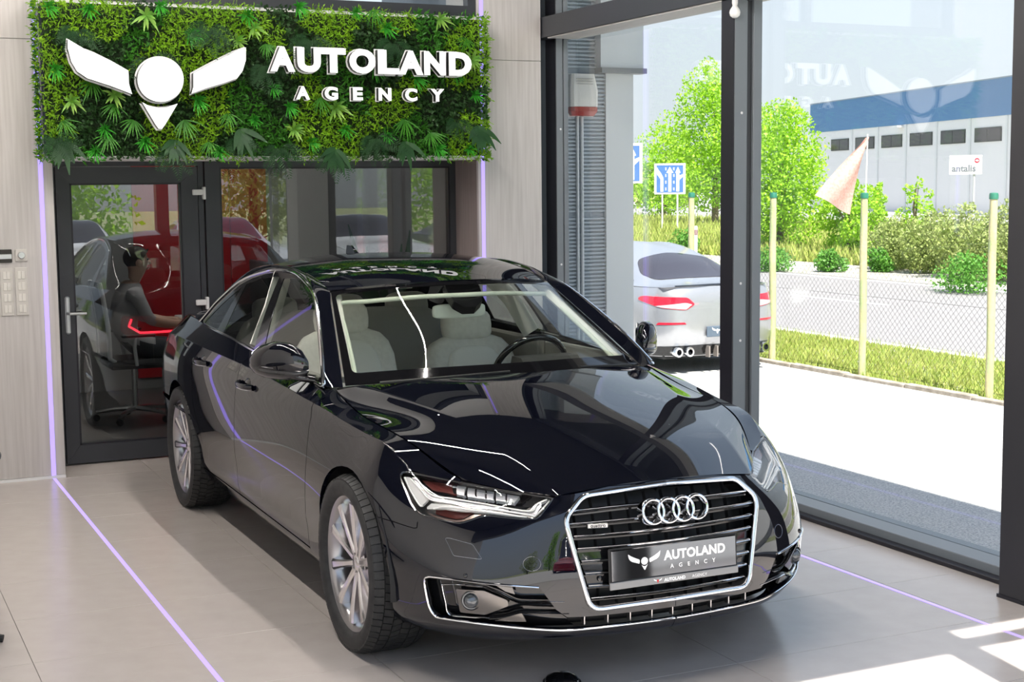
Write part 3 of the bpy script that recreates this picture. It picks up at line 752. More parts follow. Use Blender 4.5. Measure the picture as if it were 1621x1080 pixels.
# company board in front of the warehouse
bo = empty('sign_board', (34.9, 38.2, ZG), R(-46)); tag(bo, 'white company board with grey lettering and a red roundel', 'sign')
MB().box(-.5, .55, -.03, .03, 2.36, 3.0).build('board', SGW, bo)
MB().cyl((.30, .04, 0), (.30, .04, 2.4), .035, n=10).build('post', mat('post_galv', (.5, .5, .55), .5), bo)
o = link('board_lettering', text_mesh('antalis', .31, .004, mat('lettering_grey', (.16, .17, .20), .5), 'board_lettering', .010, 1.0), bo); o.rotation_euler = (R(90), 0, 0); o.location = (-.42, -.033, 2.46)
MB().lathe([(0, -.004), (.085, -.004), (.085, 0)], 'y', 24, (.39, -.031, 2.82)).build('roundel', mat('roundel_red', (.55, .02, .06), .5), bo)
MB().box(.33, .45, -.040, -.036, 2.81, 2.83).box(.36, .42, -.040, -.036, 2.79, 2.85).build('roundel_mark', SGW, bo)
# pennant
fg = empty('flag', (25.3, 32.5, ZG)); tag(fg, 'faded red pennant hanging on a pole beyond the road', 'flag')
MB().tube([(.85, 0, 0), (.87, 0, 2.0), (.9, 0, 3.45)], .02, 8).build('pole', SGW, fg)
rs = []
for i in range(13):
    t = i/12
    a = np.array([.88, 0, 3.35])*(1-t)+np.array([-.85, 0, 1.80])*t; b = np.array([.9, 0, 3.38])*(1-t)+np.array([.36, 0, 1.25])*t
    rs.append([tuple(a*(1-s_)+b*s_+np.array([0, .08*math.sin(6*s_+3*t), 0])) for s_ in np.linspace(0, 1, 9)])
MB().rings(rs, close=False).build('cloth', leafmat('flag_cloth', (.72, .36, .32), (.80, .50, .46), .4, .8), fg, 180)
# trees and shrubs
T_BR = leafmat('tree_leaf_spring', (.42, .66, .04), (.27, .52, .03), .42)
T_DK = leafmat('shrub_leaf_olive', (.28, .38, .09), (.40, .44, .16), .35)
T_GR = leafmat('weed_leaf', (.10, .30, .04), (.16, .36, .05), .35)
BARK = mat('bark', (.16, .12, .09), .9)
def plant(name, x, y, h, r, n, m, lab, cat, group=None, trunk=.35, seed=0, ls=.16, z=ZG, clusters=14, bot=.22):
    q = np.random.RandomState(seed); e_ = empty(name, (x, y, z)); tag(e_, lab, cat, group)
    cs = []
    for k in range(clusters):
        t = bot+(1-bot)*(k+.5)/clusters; rr = r*math.sin(math.pi*min(.93, .22+.72*(t-bot)/(1-bot)))**.7
        a = k*2.4+q.rand(); d = rr*q.uniform(.15, .75); cs.append((d*math.cos(a), d*math.sin(a), t*h*.93, rr*q.uniform(.38, .58)))
    cs = np.array(cs); mb = MB(); w_ = cs[:, 3]**2; ci = q.choice(len(cs), n, p=w_/w_.sum())
    v = q.normal(size=(n, 3)); v /= np.linalg.norm(v, axis=1)[:, None]; rad = cs[ci, 3]*q.uniform(.55, 1.05, n)
    C_ = cs[ci, :3]+v*rad[:, None]*np.array([1, 1, .85]); A1 = q.normal(size=(n, 3)); A1 /= np.linalg.norm(A1, axis=1)[:, None]
    A2 = np.cross(A1, q.normal(size=(n, 3))); A2 /= np.linalg.norm(A2, axis=1)[:, None]; L_ = q.uniform(.6, 1.2, n)*ls
    V = np.stack([C_-A1*L_[:, None]*.5, C_+A2*L_[:, None]*.28, C_+A1*L_[:, None]*.5, C_-A2*L_[:, None]*.28], 1).reshape(-1, 3)
    V[:, 2] = np.maximum(V[:, 2], .02)
    mb.v = [tuple(p) for p in V]; mb.f = [(4*i, 4*i+1, 4*i+2, 4*i+3) for i in range(n)]
    mb.build('crown', m, e_, 0)
    if trunk:
        tk = MB().tube([(0, 0, -.1), (.05, .02, h*.3), (-.03, .05, h*.6), (.02, 0, h*.85)], [r*.05+.03, r*.04+.02, .03, .015], 8)
        for c in cs[::3]: tk.tube([(0, 0, c[2]*.5), tuple(c[:3])], [.03, .01], 5)
        tk.build('trunk', BARK, e_)
    return e_
def gpx(px_, py_, D):       # a point at pixel column px_ and horizontal distance D
    d = _f*FPX+_r2*(px_-810.5)-_u2*(py_-540); k = D/math.hypot(d[0], d[1]); return d[0]*k, d[1]*k
def P_(name, pxl, D, h, r, n, m, lab, cat, **k):
    x, y = gpx(pxl, 300, D); return plant(name, x, y, h, r, n, m, lab, cat, **k)
P_('tree', 1132, 76, 8.8, 3.2, 15000, T_BR, 'tall spring green tree behind the blue lane sign', 'tree', seed=1, ls=.19, clusters=26, bot=.12)
P_('tree', 1235, 46, 4.9, 1.9, 13000, T_BR, 'bright green tree left of the warehouse and the red pennant', 'tree', seed=2, ls=.135, clusters=24, bot=.1)
P_('tree', 1050, 92, 6.2, 3.2, 7000, T_BR, 'round green tree just right of the building corner, behind the lane signs', 'tree', seed=3, ls=.22, clusters=18, bot=.05)
P_('bush', 1345, 43, 2.5, .95, 5000, T_BR, 'leafy bright bush in front of the warehouse, right of the red pennant', 'bush', seed=4, ls=.12, bot=.05)
P_('bush', 1392, 45, 2.3, .45, 1800, T_BR, 'narrow upright bush between the leafy bush and the bare sapling', 'bush', seed=5, ls=.11, bot=.05)
P_('sapling', 1450, 42, 2.4, .55, 900, T_BR, 'thin sapling in front of the warehouse, left of the white board', 'tree', seed=6, ls=.12, bot=.2)
for k, (pxl, D, h, r) in enumerate(((1415, 37, 1.35, .9), (1472, 35.5, 1.5, .9), (1530, 34, 1.75, .95), (1590, 33, 1.8, .95), (1655, 32, 1.8, .95))):
    P_('shrub', pxl, D, h, r, 4000, T_DK, ('low olive green shrub at the left end of the shrub row', 'olive green shrub left of the white board in the shrub row', 'olive green shrub right below the white board', 'tall olive shrub behind the rightmost visible fence post', 'olive shrub behind the dark corner column')[k], 'shrub', group='olive shrubs beyond the road', seed=20+k, ls=.095, bot=.05, trunk=0)
for k, (pxl, D, h, r, lab) in enumerate(((1535, 29.5, .75, .85, 'broad dark green weed clump at the road edge on the right'), (1315, 36, .55, .45, 'small green weed clump at the far road edge, left of the middle fence post'), (1395, 36, .6, .4, 'small green weed clump at the far road edge, right of the middle fence post'), (1085, 43, .9, .5, 'dark green weed clump below the blue lane sign'), (1225, 36, .6, .6, 'green weed clump behind the fence post beside the glazing post'))):
    P_('weed_clump', pxl, D, h, r, 1600, T_GR, lab, 'weeds', group='weed clumps along the road', seed=40+k, ls=.09, bot=.0, trunk=0)
for k, (pxl, D, w_) in enumerate(((940, 135, 'far left'), (985, 128, 'left'), (1030, 140, 'middle'), (1075, 131, 'right'))):
    x, y = gpx(pxl, 300, D)
    plant('far_tree', x, y, 5.0+.8*math.sin(k*2.3), 3.2, 500, T_DK if k % 2 else T_BR, 'distant tree on the horizon beside the building corner, '+w_+' of four', 'tree', 'distant trees on the horizon', 0, 60+k, .8, clusters=10, bot=0.)
# greenery across the forecourt, behind the camera
for k in range(9):
    plant('forecourt_tree', -14+k*6.6, -24-2*math.sin(k*1.9), 6.5+math.sin(k*2.1), 2.9, 5000, T_BR if k % 2 else T_DK, ('first', 'second', 'third', 'fourth', 'fifth', 'sixth', 'seventh', 'eighth', 'ninth')[k]+' green tree in the row across the forecourt, mirrored in the glass', 'tree', 'trees across the forecourt', .3, 90+k, .23, clusters=16, bot=.1)
# ------------------------------------------------------------------ spline surfaces for the sedan (car frame: x forward, y left, z up)
CAR_X, CAR_Y = 2.7064, 5.3151
def card(k):
    """natural cubic interpolation: returns t -> weights on the knot values"""
    k = np.array(k, float); n = len(k); h = np.diff(k)
    A = np.zeros((n, n)); Bm = np.zeros((n, n)); A[0, 0] = A[-1, -1] = 1
    for i in range(1, n-1):
        A[i, i-1] = h[i-1]; A[i, i] = 2*(h[i-1]+h[i]); A[i, i+1] = h[i]
        Bm[i, i-1] = 6/h[i-1]; Bm[i, i] = -6/h[i-1]-6/h[i]; Bm[i, i+1] = 6/h[i]
    Q = np.linalg.solve(A, Bm)
    def w(t):
        t = np.atleast_1d(np.asarray(t, float))
        i = np.clip(np.searchsorted(k, t)-1, 0, n-2)
        a = (k[i+1]-t)/h[i]; b = 1-a
        tc = np.clip(t, k[0], k[-1]); ac = (k[i+1]-tc)/h[i]; bc = 1-ac
        Wt = np.zeros((len(t), n)); r = np.arange(len(t))
        Wt[r, i] += a; Wt[r, i+1] += b
        Wt += ((ac**3-ac)*h[i]**2/6)[:, None]*Q[i] + ((bc**3-bc)*h[i]**2/6)[:, None]*Q[i+1]
        return Wt
    return w
class Surf:
    def __init__(s, table, sk, vk, segs=None, flip=1):
        s.T = np.array(table, float); s.sk = np.array(sk, float); s.vk = np.array(vk, float); s.flip = flip
        s.ws = card(sk); nr = len(vk)
        s.segs = segs or [(0, nr-1)]
        s.wv = [card(s.vk[a:b+1]) if b-a > 1 else (lambda t, a=a, b=b: np.stack([(s.vk[b]-t)/(s.vk[b]-s.vk[a]), (t-s.vk[a])/(s.vk[b]-s.vk[a])], -1)) for a, b in s.segs]
        s.grid = None
    def _V(s, v):
        v = np.atleast_1d(np.asarray(v, float)); Wt = np.zeros((len(v), len(s.vk)))
        for q, (a, b) in enumerate(s.segs):
            m = np.ones(len(v), bool)
            if q > 0: m &= v >= s.vk[a]
            if q < len(s.segs)-1: m &= v < s.vk[b]
            if m.any(): Wt[m, a:b+1] = s.wv[q](v[m])
        return Wt
    def _raw(s, S_, v):
        return np.einsum('ni,nj,ijk->nk', s.ws(S_), s._V(v), s.T)
    def nrm(s, S_, v):
        e = 2e-3
        S_ = np.atleast_1d(np.asarray(S_, float)); v = np.atleast_1d(np.asarray(v, float))
        a = s._raw(S_+e, v)-s._raw(S_-e, v); b = s._raw(S_, v+e)-s._raw(S_, v-e)
        n = np.cross(a, b)*s.flip
        return n/np.linalg.norm(n, axis=1)[:, None]
    def ev(s, S_, v, off=0.):
        P = s._raw(S_, v)
        return P+off*s.nrm(S_, v) if off else P
    def inv(s, fn, tgt, off=0., face=None):
        """parameters whose point maps to tgt under fn (2d)"""
        if s.grid is None:
            a, b = np.meshgrid(np.linspace(s.sk[0], s.sk[-1], 160), np.linspace(s.vk[0], s.vk[-1], 50), indexing='ij')
            s.grid = (a.ravel(), b.ravel(), s._raw(a.ravel(), b.ravel()), s.nrm(a.ravel(), b.ravel()))
        ga, gb, gP, gN = s.grid
        ok = np.ones(len(ga), bool) if face is None else face(gP, gN)
        ga, gb, g2 = ga[ok], gb[ok], fn(gP[ok])
        tgt = np.atleast_2d(np.asarray(tgt, float))
        i = ((g2[None]-tgt[:, None])**2).sum(-1).argmin(1)
        S_, v = ga[i].copy(), gb[i].copy()
        for it in range(14):
            e = 1e-4
            f0 = fn(s.ev(S_, v, off)); r = tgt-f0
            J = np.stack([(fn(s.ev(S_+e, v, off))-f0)/e, (fn(s.ev(S_, v+e, off))-f0)/e], -1)
            det = J[:, 0, 0]*J[:, 1, 1]-J[:, 0, 1]*J[:, 1, 0]
            det = np.where(np.abs(det) < 1e-9, 1e-9, det)
            d0 = (r[:, 0]*J[:, 1, 1]-r[:, 1]*J[:, 0, 1])/det; d1 = (r[:, 1]*J[:, 0, 0]-r[:, 0]*J[:, 1, 0])/det
            S_ = S_+np.clip(d0, -.15, .15); v = v+np.clip(d1, -.1, .1)
        return np.stack([S_, v], -1)
    def px(s, pix, off=0.):
        """trace photograph points onto the surface (the side turned to the camera)"""
        return s.inv(carpix, pix, off, lambda P, N: ((CAMC-P)*N).sum(1) > 0)
    def xz(s, pts, off=0.): return s.inv(lambda P: P[:, [0, 2]], pts, off, lambda P, N: np.abs(N[:, 1]) > .25)
    def yz(s, pts, off=0.): return s.inv(lambda P: P[:, [1, 2]], pts, off, lambda P, N: N[:, 0] > .1)
CAMC = np.array([CAR_Y, -CAR_X, CAM_H])
def _c(v): return np.array([-v[1], v[0], v[2]])
_rc, _uc, _fc = _c(_r2), _c(_u2), _c(_f)
def carpix(P):
    d = np.asarray(P)-CAMC; z = d@_fc
    return np.stack([810.5+FPX*(d@_rc)/z, 540-FPX*(d@_uc)/z], -1)
def pixcar(u, v, **k):
    """photograph point -> car frame point on the plane x=, y= or z="""
    d = _fc*FPX+_rc*(u-810.5)-_uc*(v-540); (n, val), = k.items(); i = 'xyz'.index(n)
    return CAMC+d*(val-CAMC[i])/d[i]

# body shell, right half: columns run from the nose centre round the corner to the tail, rows from the lip to the shoulder.
# row 6 is the shoulder crease, row 7 the hood seam / belt line.  entries (x, half width, z)
_b = [
 [(.80, 0, .178), (.905, 0, .215), (.928, 0, .32), (.928, 0, .43), (.908, 0, .54), (.886, 0, .63), (.868, 0, .70), (.845, 0, .745)],
 [(.785, .20, .178), (.89, .20, .215), (.915, .20, .32), (.916, .20, .43), (.896, .20, .54), (.873, .20, .63), (.854, .20, .697), (.832, .20, .738)],
 [(.73, .41, .178), (.84, .41, .215), (.870, .415, .32), (.872, .415, .43), (.857, .415, .54), (.838, .415, .63), (.80, .415, .69), (.783, .41, .712)],
 [(.645, .575, .172), (.742, .585, .215), (.788, .597, .32), (.788, .597, .43), (.765, .592, .54), (.722, .581, .63), (.65, .563, .70), (.605, .547, .718)],
 [(.525, .69, .172), (.62, .714, .218), (.67, .732, .32), (.67, .737, .43), (.64, .727, .54), (.59, .715, .63), (.485, .693, .715), (.465, .633, .735)],
 [(.38, .78, .175), (.475, .822, .225), (.515, .836, .33), (.515, .842, .45), (.48, .836, .56), (.425, .82, .66), (.335, .775, .765), (.335, .692, .79)],
 [(.22, .83, .18), (.305, .88, .235), (.325, .902, .34), (.325, .909, .47), (.305, .904, .59), (.27, .885, .70), (.213, .81, .825), (.213, .728, .835)],
 [(-.02, .84, .185), (.0, .89, .245), (.0, .908, .36), (.0, .92, .49), (.0, .925, .61), (-.01, .912, .73), (-.03, .838, .855), (-.03, .765, .872)],
 [(-.30, .842, .188), (-.30, .888, .25), (-.30, .905, .37), (-.30, .920, .51), (-.30, .928, .65), (-.30, .915, .79), (-.31, .865, .886), (-.31, .776, .903)],
 [(-.55, .842, .19), (-.55, .885, .255), (-.55, .898, .37), (-.55, .917, .51), (-.55, .930, .66), (-.55, .922, .81), (-.55, .884, .910), (-.56, .776, .952)],
 [(-1.05, .842, .195), (-1.05, .884, .262), (-1.05, .894, .37), (-1.05, .916, .52), (-1.05, .932, .68), (-1.05, .929, .83), (-1.05, .894, .938), (-1.05, .80, .985)],
 [(-1.64, .842, .20), (-1.64, .884, .268), (-1.64, .894, .38), (-1.64, .917, .53), (-1.64, .934, .69), (-1.64, .932, .84), (-1.64, .899, .955), (-1.64, .812, 1.012)],
 [(-2.2, .842, .205), (-2.2, .886, .275), (-2.2, .898, .385), (-2.2, .920, .53), (-2.2, .936, .69), (-2.2, .934, .845), (-2.2, .901, .962), (-2.2, .81, 1.032)],
 [(-2.6, .842, .21), (-2.6, .888, .28), (-2.6, .905, .39), (-2.6, .925, .53), (-2.6, .937, .69), (-2.6, .932, .845), (-2.6, .898, .965), (-2.6, .80, 1.04)],
 [(-2.95, .84, .215), (-2.95, .885, .285), (-2.95, .905, .39), (-2.95, .925, .53), (-2.95, .935, .69), (-2.95, .926, .84), (-2.95, .888, .963), (-2.95, .77, 1.05)],
 [(-3.3, .82, .22), (-3.3, .868, .285), (-3.3, .888, .39), (-3.3, .905, .53), (-3.3, .912, .69), (-3.3, .90, .83), (-3.3, .862, .950), (-3.3, .735, 1.05)],
 [(-3.62, .76, .23), (-3.66, .81, .29), (-3.68, .832, .39), (-3.68, .848, .53), (-3.68, .852, .68), (-3.66, .842, .81), (-3.63, .81, .925), (-3.62, .70, 1.035)],
 [(-3.80, .64, .24), (-3.87, .68, .295), (-3.90, .705, .39), (-3.91, .72, .53), (-3.90, .725, .67), (-3.88, .71, .80), (-3.84, .69, .91), (-3.82, .63, 1.02)],
 [(-3.88, .36, .24), (-3.97, .38, .30), (-4.0, .39, .39), (-4.01, .39, .53), (-4.0, .39, .67), (-3.98, .39, .80), (-3.95, .385, .93), (-3.90, .37, 1.035)],
 [(-3.90, 0, .24), (-3.99, 0, .30), (-4.02, 0, .39), (-4.03, 0, .53), (-4.02, 0, .67), (-4.0, 0, .80), (-3.97, 0, .94), (-3.92, 0, 1.045)],
]
def mir_cols(t): return [[(x, -w, z) for x, w, z in c] for c in t]
_pl = np.array([[p[0], p[1]] for p in [c[3] for c in _b]])
_sk = np.concatenate([[0], np.cumsum(np.linalg.norm(np.diff(_pl, axis=0), axis=1))])
_full = mir_cols(_b[1:3])[::-1]+_b+mir_cols(_b[-3:-1])[::-1]
_skf = np.concatenate([-_sk[1:3][::-1], _sk, 2*_sk[-1]-_sk[-3:-1][::-1]])
BODY = Surf([[(x, -w, z) for x, w, z in c] for c in _full], _skf, [0, .075, .18, .30, .42, .53, .64, .76], [(0, 6), (6, 7)], -1)
VC = .64
SMAX = _sk[-1]
# ------------------------------------------------------------------ sedan
PAINT = mat('car_paint_midnight', (.0020, .0026, .0065), .5, spec=0., coat=1., coat_rough=.008, coat_ior=1.72)
CHROME = mat('chrome', (.82, .83, .85), .07, metal=1.)
SATIN = mat('satin_silver', (.55, .54, .54), .28, metal=1.)
GLOSSBLK = mat('gloss_black', (.006, .006, .007), .08, spec=.5, coat=.6)
MATBLK = mat('matt_black_plastic', (.012, .012, .013), .55)
RUBBER = mat('tyre_rubber', (.018, .018, .019), .62, noise=(30, (.028, .028, .028), .4, .6))
WGLASS = pane_mat('car_glass_front', (.93, .97, .93), 1.5)
SGLASS = pane_mat('car_glass_side', (.78, .82, .79), 1.5)
DGLASS = pane_mat('car_glass_privacy', (.45, .48, .47), 1.5)
FRIT = mat('glass_frit', (.004, .004, .005), .05, spec=.6)
def inpoly(P, Q):
    P = np.asarray(P); Q = np.asarray(Q)
    x, y = P[:, 0][:, None], P[:, 1][:, None]
    x0, y0 = Q[:, 0][None], Q[:, 1][None]; x1, y1 = np.roll(Q[:, 0], -1)[None], np.roll(Q[:, 1], -1)[None]
    c = ((y0 > y) != (y1 > y)) & (x < (x1-x0)*(y-y0)/np.where(y1 == y0, 1e-12, y1-y0)+x0)
    return c.sum(1) % 2 == 1
def inset(Q, g):
    Q = np.asarray(Q, float)
    if not g: return Q
    A = np.sum(Q[:, 0]*np.roll(Q[:, 1], -1)-np.roll(Q[:, 0], -1)*Q[:, 1])
    d = np.roll(Q, -1, 0)-np.roll(Q, 1, 0)
    L = np.linalg.norm(d, axis=1)[:, None]; L[L == 0] = 1
    n = np.stack([-d[:, 1], d[:, 0]], -1)/L*(1 if A > 0 else -1)
    return Q+n*g
def trim(surf, outline, holes=(), h=.035, gap=.0022, skirt=.018, off=0., lines=(), mirror=False, bh=.02):
    """trimmed piece of a surface -> (verts, faces, normals)"""
    loops = [inset(dens(outline, bh), gap)]+[inset(dens(q, bh), -gap) for q in holes]
    V = []; E_ = []
    for q in loops:
        o = len(V); V += [tuple(p) for p in q]; E_ += [(o+i, o+(i+1) % len(q)) for i in range(len(q))]
    lo, hi = loops[0].min(0), loops[0].max(0)
    gx = np.arange(lo[0], hi[0], h); gy = np.arange(lo[1], hi[1], h*.87)
    I = np.array([(a+(h/2 if j % 2 else 0), b) for j, b in enumerate(gy) for a in gx] or [(0., 0.)])
    for v in lines:
        I = I[np.abs(I[:, 1]-v) > h*.4]
        I = np.concatenate([I]+[np.stack([gx, gx*0+v+e], -1) for e in (-.007, -.0025, .0025, .007)])
    k = inpoly(I, loops[0])
    for q in loops[1:]: k &= ~inpoly(I, q)
    I = I[k]
    bd = np.concatenate(loops)
    if len(I):
        D = np.sqrt(((I[:, None]-bd[None])**2).sum(-1)).min(1)
        I = I[D > min(h, bh)*.5]
    V += [tuple(p) for p in I]
    vc, _, fs, *_r = delaunay_2d_cdt([Vector(p) for p in V], E_, [], 0, 1e-7)
    vc = np.array([(p.x, p.y) for p in vc]); T = np.array([f for f in fs if len(f) == 3])
    cen = vc[T].mean(1); k = inpoly(cen, loops[0])
    for q in loops[1:]: k &= ~inpoly(cen, q)
    T = T[k]
    P = surf.ev(vc[:, 0], vc[:, 1], off); N = surf.nrm(vc[:, 0], vc[:, 1])
    fn = np.cross(P[T[:, 1]]-P[T[:, 0]], P[T[:, 2]]-P[T[:, 0]])
    fl = (fn*N[T].mean(1)).sum(1) < 0
    T[fl] = T[fl][:, ::-1]
    P = list(map(tuple, P)); Nn = list(map(tuple, N)); F = [tuple(int(i) for i in t) for t in T]
    if skirt:
        ed = {}
        for t in F:
            for i in range(3):
                a, b = t[i], t[(i+1) % 3]; ed[(a, b)] = 1
        for (a, b) in list(ed):
            if (b, a) in ed: continue
            pa, pb, na, nb = np.array(P[a]), np.array(P[b]), np.array(Nn[a]), np.array(Nn[b])
            o = np.cross(pb-pa, na); o = o/(np.linalg.norm(o)+1e-12)
            q = len(P); P += [tuple(pa), tuple(pb), tuple(pb-nb*skirt), tuple(pa-na*skirt)]; Nn += [tuple(o)]*4
            F.append((q, q+3, q+2, q+1))
    return P, F, Nn
def pmesh(name, pieces, m, parent, mirror='both'):
    """pieces of trim() -> objects; mirror: 'both' = a right and a left object, 'join' = both halves in one mesh, None = as it is"""
    def one(sides):
        V = []; F = []; N = []
        for sg in sides:
            for P, f, n in pieces:
                o = len(V)
                V += [(p[0], p[1]*sg, p[2]) for p in P]; N += [(p[0], p[1]*sg, p[2]) for p in n]
                F += [tuple(i+o for i in (t if sg > 0 else t[::-1])) for t in f]
        me = bpy.data.meshes.new(name)
        me.from_pydata(V, [], F); me.update()
        me.polygons.foreach_set('use_smooth', [True]*len(me.polygons))
        me.normals_split_custom_set_from_vertices(N)
        me.materials.append(m)
        return link(name, me, parent)
    if mirror == 'both': return [one((1,)), one((-1,))]
    if mirror == 'join': return one((1, -1))
    return one((1,))
def both(mb, name, m, parent, smooth=35):
    """right-hand part and its mirror image"""
    a = mb.build(name, m, parent, smooth)
    q = MB(); q.v = [(x, -y, z) for x, y, z in mb.v]; q.f = [f[::-1] for f in mb.f]
    return [a, q.build(name, m, parent, smooth)]
def par2(objs, parents):
    for o, p in zip(objs, parents): o.parent = p
    return objs

car = empty('sedan', (CAR_X, CAR_Y, 0), R(-90))
tag(car, 'dark midnight blue executive sedan parked in the middle of the showroom floor', 'car')

# --- outlines traced on the shell
def arc_xz(cx, cz, r, a0, a1, n=26): return [(cx+r*math.cos(R(a0+(a1-a0)*i/n)), cz+r*math.sin(R(a0+(a1-a0)*i/n))) for i in range(n+1)]
FARCH = BODY.xz(arc_xz(0.0, .335, .388, -12, 192))       # front wheel opening, front to back
RARCH = BODY.xz(arc_xz(-2.912, .335, .388, -12, 192))
lamp_px = [(634, 752), (637, 748), (643, 747), (680, 754), (728.8, 763.7), (801, 776.6), (868, 787.5), (876, 789.5), (872, 796), (856, 817), (849, 822), (827, 822.6), (800, 820), (775, 817), (760, 819), (735, 827.5), (727, 829), (717, 828), (690, 822), (666, 815.5), (657, 809), (650, 798), (641, 776), (634, 759)]
LAMP = BODY.px(lamp_px)
seam_b = BODY.px([(596, 818.5), (625, 827), (655, 836.5), (660, 836), (661, 828), (660.5, 813)])
i_tip = 0
gap_f = BODY.px([(497, 634), (492.5, 660), (488, 690), (485, 725), (483, 770), (483.5, 815), (488, 842)])
gap_m = BODY.px([(381, 576), (375, 605), (371.5, 640), (370.5, 680), (372, 720), (376, 760), (380, 779)])
gap_r = BODY.px([(320, 549), (310, 562), (305, 577), (303.5, 600), (304.5, 633), (310, 660), (316, 682)])
def ext(a, b, v):
    """continue the line a->b to the row v"""
    return (b[0]+(b[0]-a[0])*(v-b[1])/(b[1]-a[1]), v)
VB = .093      # door bottoms
top = .757
def vcut(line, v):
    """parameter s of a cut line at row v"""
    L = np.array(sorted(map(tuple, line), key=lambda p: p[1])); return np.interp(v, L[:, 1], L[:, 0])
def cutline(line, v0, v1, n=24):
    return [(float(vcut(line, v)), v) for v in np.linspace(v0, v1, n)]
# fender: arch, door gap, hood seam, lamp, bumper seam
fa = [tuple(p) for p in FARCH]
ib = min(range(len(fa)), key=lambda i: np.hypot(*(np.array(fa[i])-seam_b[0])) if i < 13 else 9)
lamp_out = [tuple(p) for p in list(LAMP[19:])+list(LAMP[:5])]       # lower outer corner, round the tip, to the hood seam
f_poly = [tuple(seam_b[0])]+fa[ib+1:]
s_end = fa[-1][0]
f_poly += [(s_end+.005, .012), (float(vcut(gap_f, .1))-.02, .012), (float(vcut(gap_f, .1)), .03)]
f_poly += cutline(gap_f, .1, .62)+[(float(vcut(gap_f, .62))-.005, .69), (float(vcut(gap_f, .62))+.03, top)]
s_hs = lamp_out[-1][0]
f_poly += [(s, top) for s in np.linspace(float(vcut(gap_f, .62)), s_hs+.01, 24)]
f_poly += lamp_out[::-1]+[tuple(p) for p in seam_b[::-1][1:-1]]
fender = pmesh('front_fender', [trim(BODY, f_poly, lines=(VC,))], PAINT, car)
d1 = cutline(gap_f, VB, .62)+[(float(vcut(gap_f, .62)), top)]+[(float(vcut(gap_m, .62)), top)]+cutline(gap_m, .62, VB)
fdoor = pmesh('front_door', [trim(BODY, d1, lines=(VC,))], PAINT, car)
ra = [tuple(p) for p in RARCH]
jr = next(i for i in range(len(ra)) if ra[i][0] > float(vcut(gap_r, ra[i][1])) and ra[i][1] > .2)
d2 = cutline(gap_m, VB, .62)+[(float(vcut(gap_m, .62)), top), (float(vcut(gap_r, .62)), top)]+cutline(gap_r, .62, ra[jr][1])[:-1]+ra[1:jr+1][::-1]
d2 = [p for p in d2]+[(ra[1][0], VB)] if ra[1][1] > VB else d2
rdoor = pmesh('rear_door', [trim(BODY, d2, lines=(VC,))], PAINT, car)
# quarter panel and rear bumper
VR = .33
sq = [ra[jr]]+ra[jr+1:]
sq = [p for p in sq if not (p[0] > ra[jr][0] and p[1] < VR)]
s_lp = float(BODY.xz([(-3.62, .80)])[0][0])
q_poly = cutline(gap_r, ra[jr][1], .62)+[(float(vcut(gap_r, .62)), top), (SMAX-.62, top), (SMAX-.62, VR)]+[(float(p[0]), float(p[1])) for p in sq[::-1]]
pmesh('rear_quarter_panel', [trim(BODY, q_poly, lines=(VC,))], PAINT, car)
bl = [p for p in ra[jr:] if p[1] < VR]
pmesh('rear_bumper', [trim(BODY, [(SMAX, .0), (SMAX, VR), (bl[0][0]+.0, VR)]+bl[0:]+[(bl[-1][0], 0.)], gap=.001)], PAINT, car, 'join')
pmesh('boot_lid', [trim(BODY, [(SMAX, VR), (SMAX, top), (SMAX-.62, top), (SMAX-.62, VR)], gap=.0015)], PAINT, car, 'join')
# sill below the doors
sl = [(s_end+.01, 0.0), (ra[1][0]-.015, 0.0), (ra[1][0]-.015, VB-.004), (float(vcut(gap_f, .1)), VB-.004), (float(vcut(gap_f, .1))-.02, .014), (s_end+.01, .008)]
pmesh('side_sill', [trim(BODY, sl)], PAINT, car)
# --- front bumper with its openings
GR = rounded([(0, .736), (-.325, .718), (-.412, .640), (-.338, .310), (0, .318)], [0, .03, .035, .045, 0], 5)
GRs = BODY.yz(dens(GR, .02, False))
open_px = [(690, 977), (680, 962), (673, 930), (671.5, 920), (675, 914.5), (700, 915.5), (780, 925), (853, 930), (880, 966), (898, 978), (926, 977)]
OP = [tuple(p) for p in BODY.px(open_px)]
lip_px = [(690, 977), (720, 982), (761, 987.5), (816, 993.5), (860, 997), (898, 998), (949, 994), (1000, 988)]
LP = [tuple(p) for p in BODY.px(lip_px)]
v_lip = float(BODY.yz([(0., .2495)])[0][1]); v_slot = float(BODY.yz([(0., .291)])[0][1])
bp = [(0., 0.), (0., v_lip)]+[p for p in LP[::-1] if p[0] > .03][:-1]+OP+[(0.25, v_slot), (0., v_slot)]
bp += [tuple(p) for p in GRs[::-1]]
bp += [(0., top), (.2, top), (float(LAMP[7][0])-.02, top), (float(LAMP[7][0]), min(top, float(LAMP[7][1])+.012))]+[tuple(p) for p in LAMP[7:20]]
bp += [tuple(p) for p in seam_b[::-1]]
bp += [p for p in fa[:ib][::-1]]+[(fa[0][0], 0.)]
bumper = pmesh('front_bumper', [trim(BODY, bp, h=.03, bh=.014, gap=.0012)], PAINT, car, 'join')
# dark recess behind the openings
pmesh('bumper_recess', [trim(BODY, [(0, .03), (.5, .03), (.78, .06), (.96, .09), (.97, .28), (.4, .32), (0, .35)], off=-.055, skirt=0, gap=0)], MATBLK, bumper, 'join')
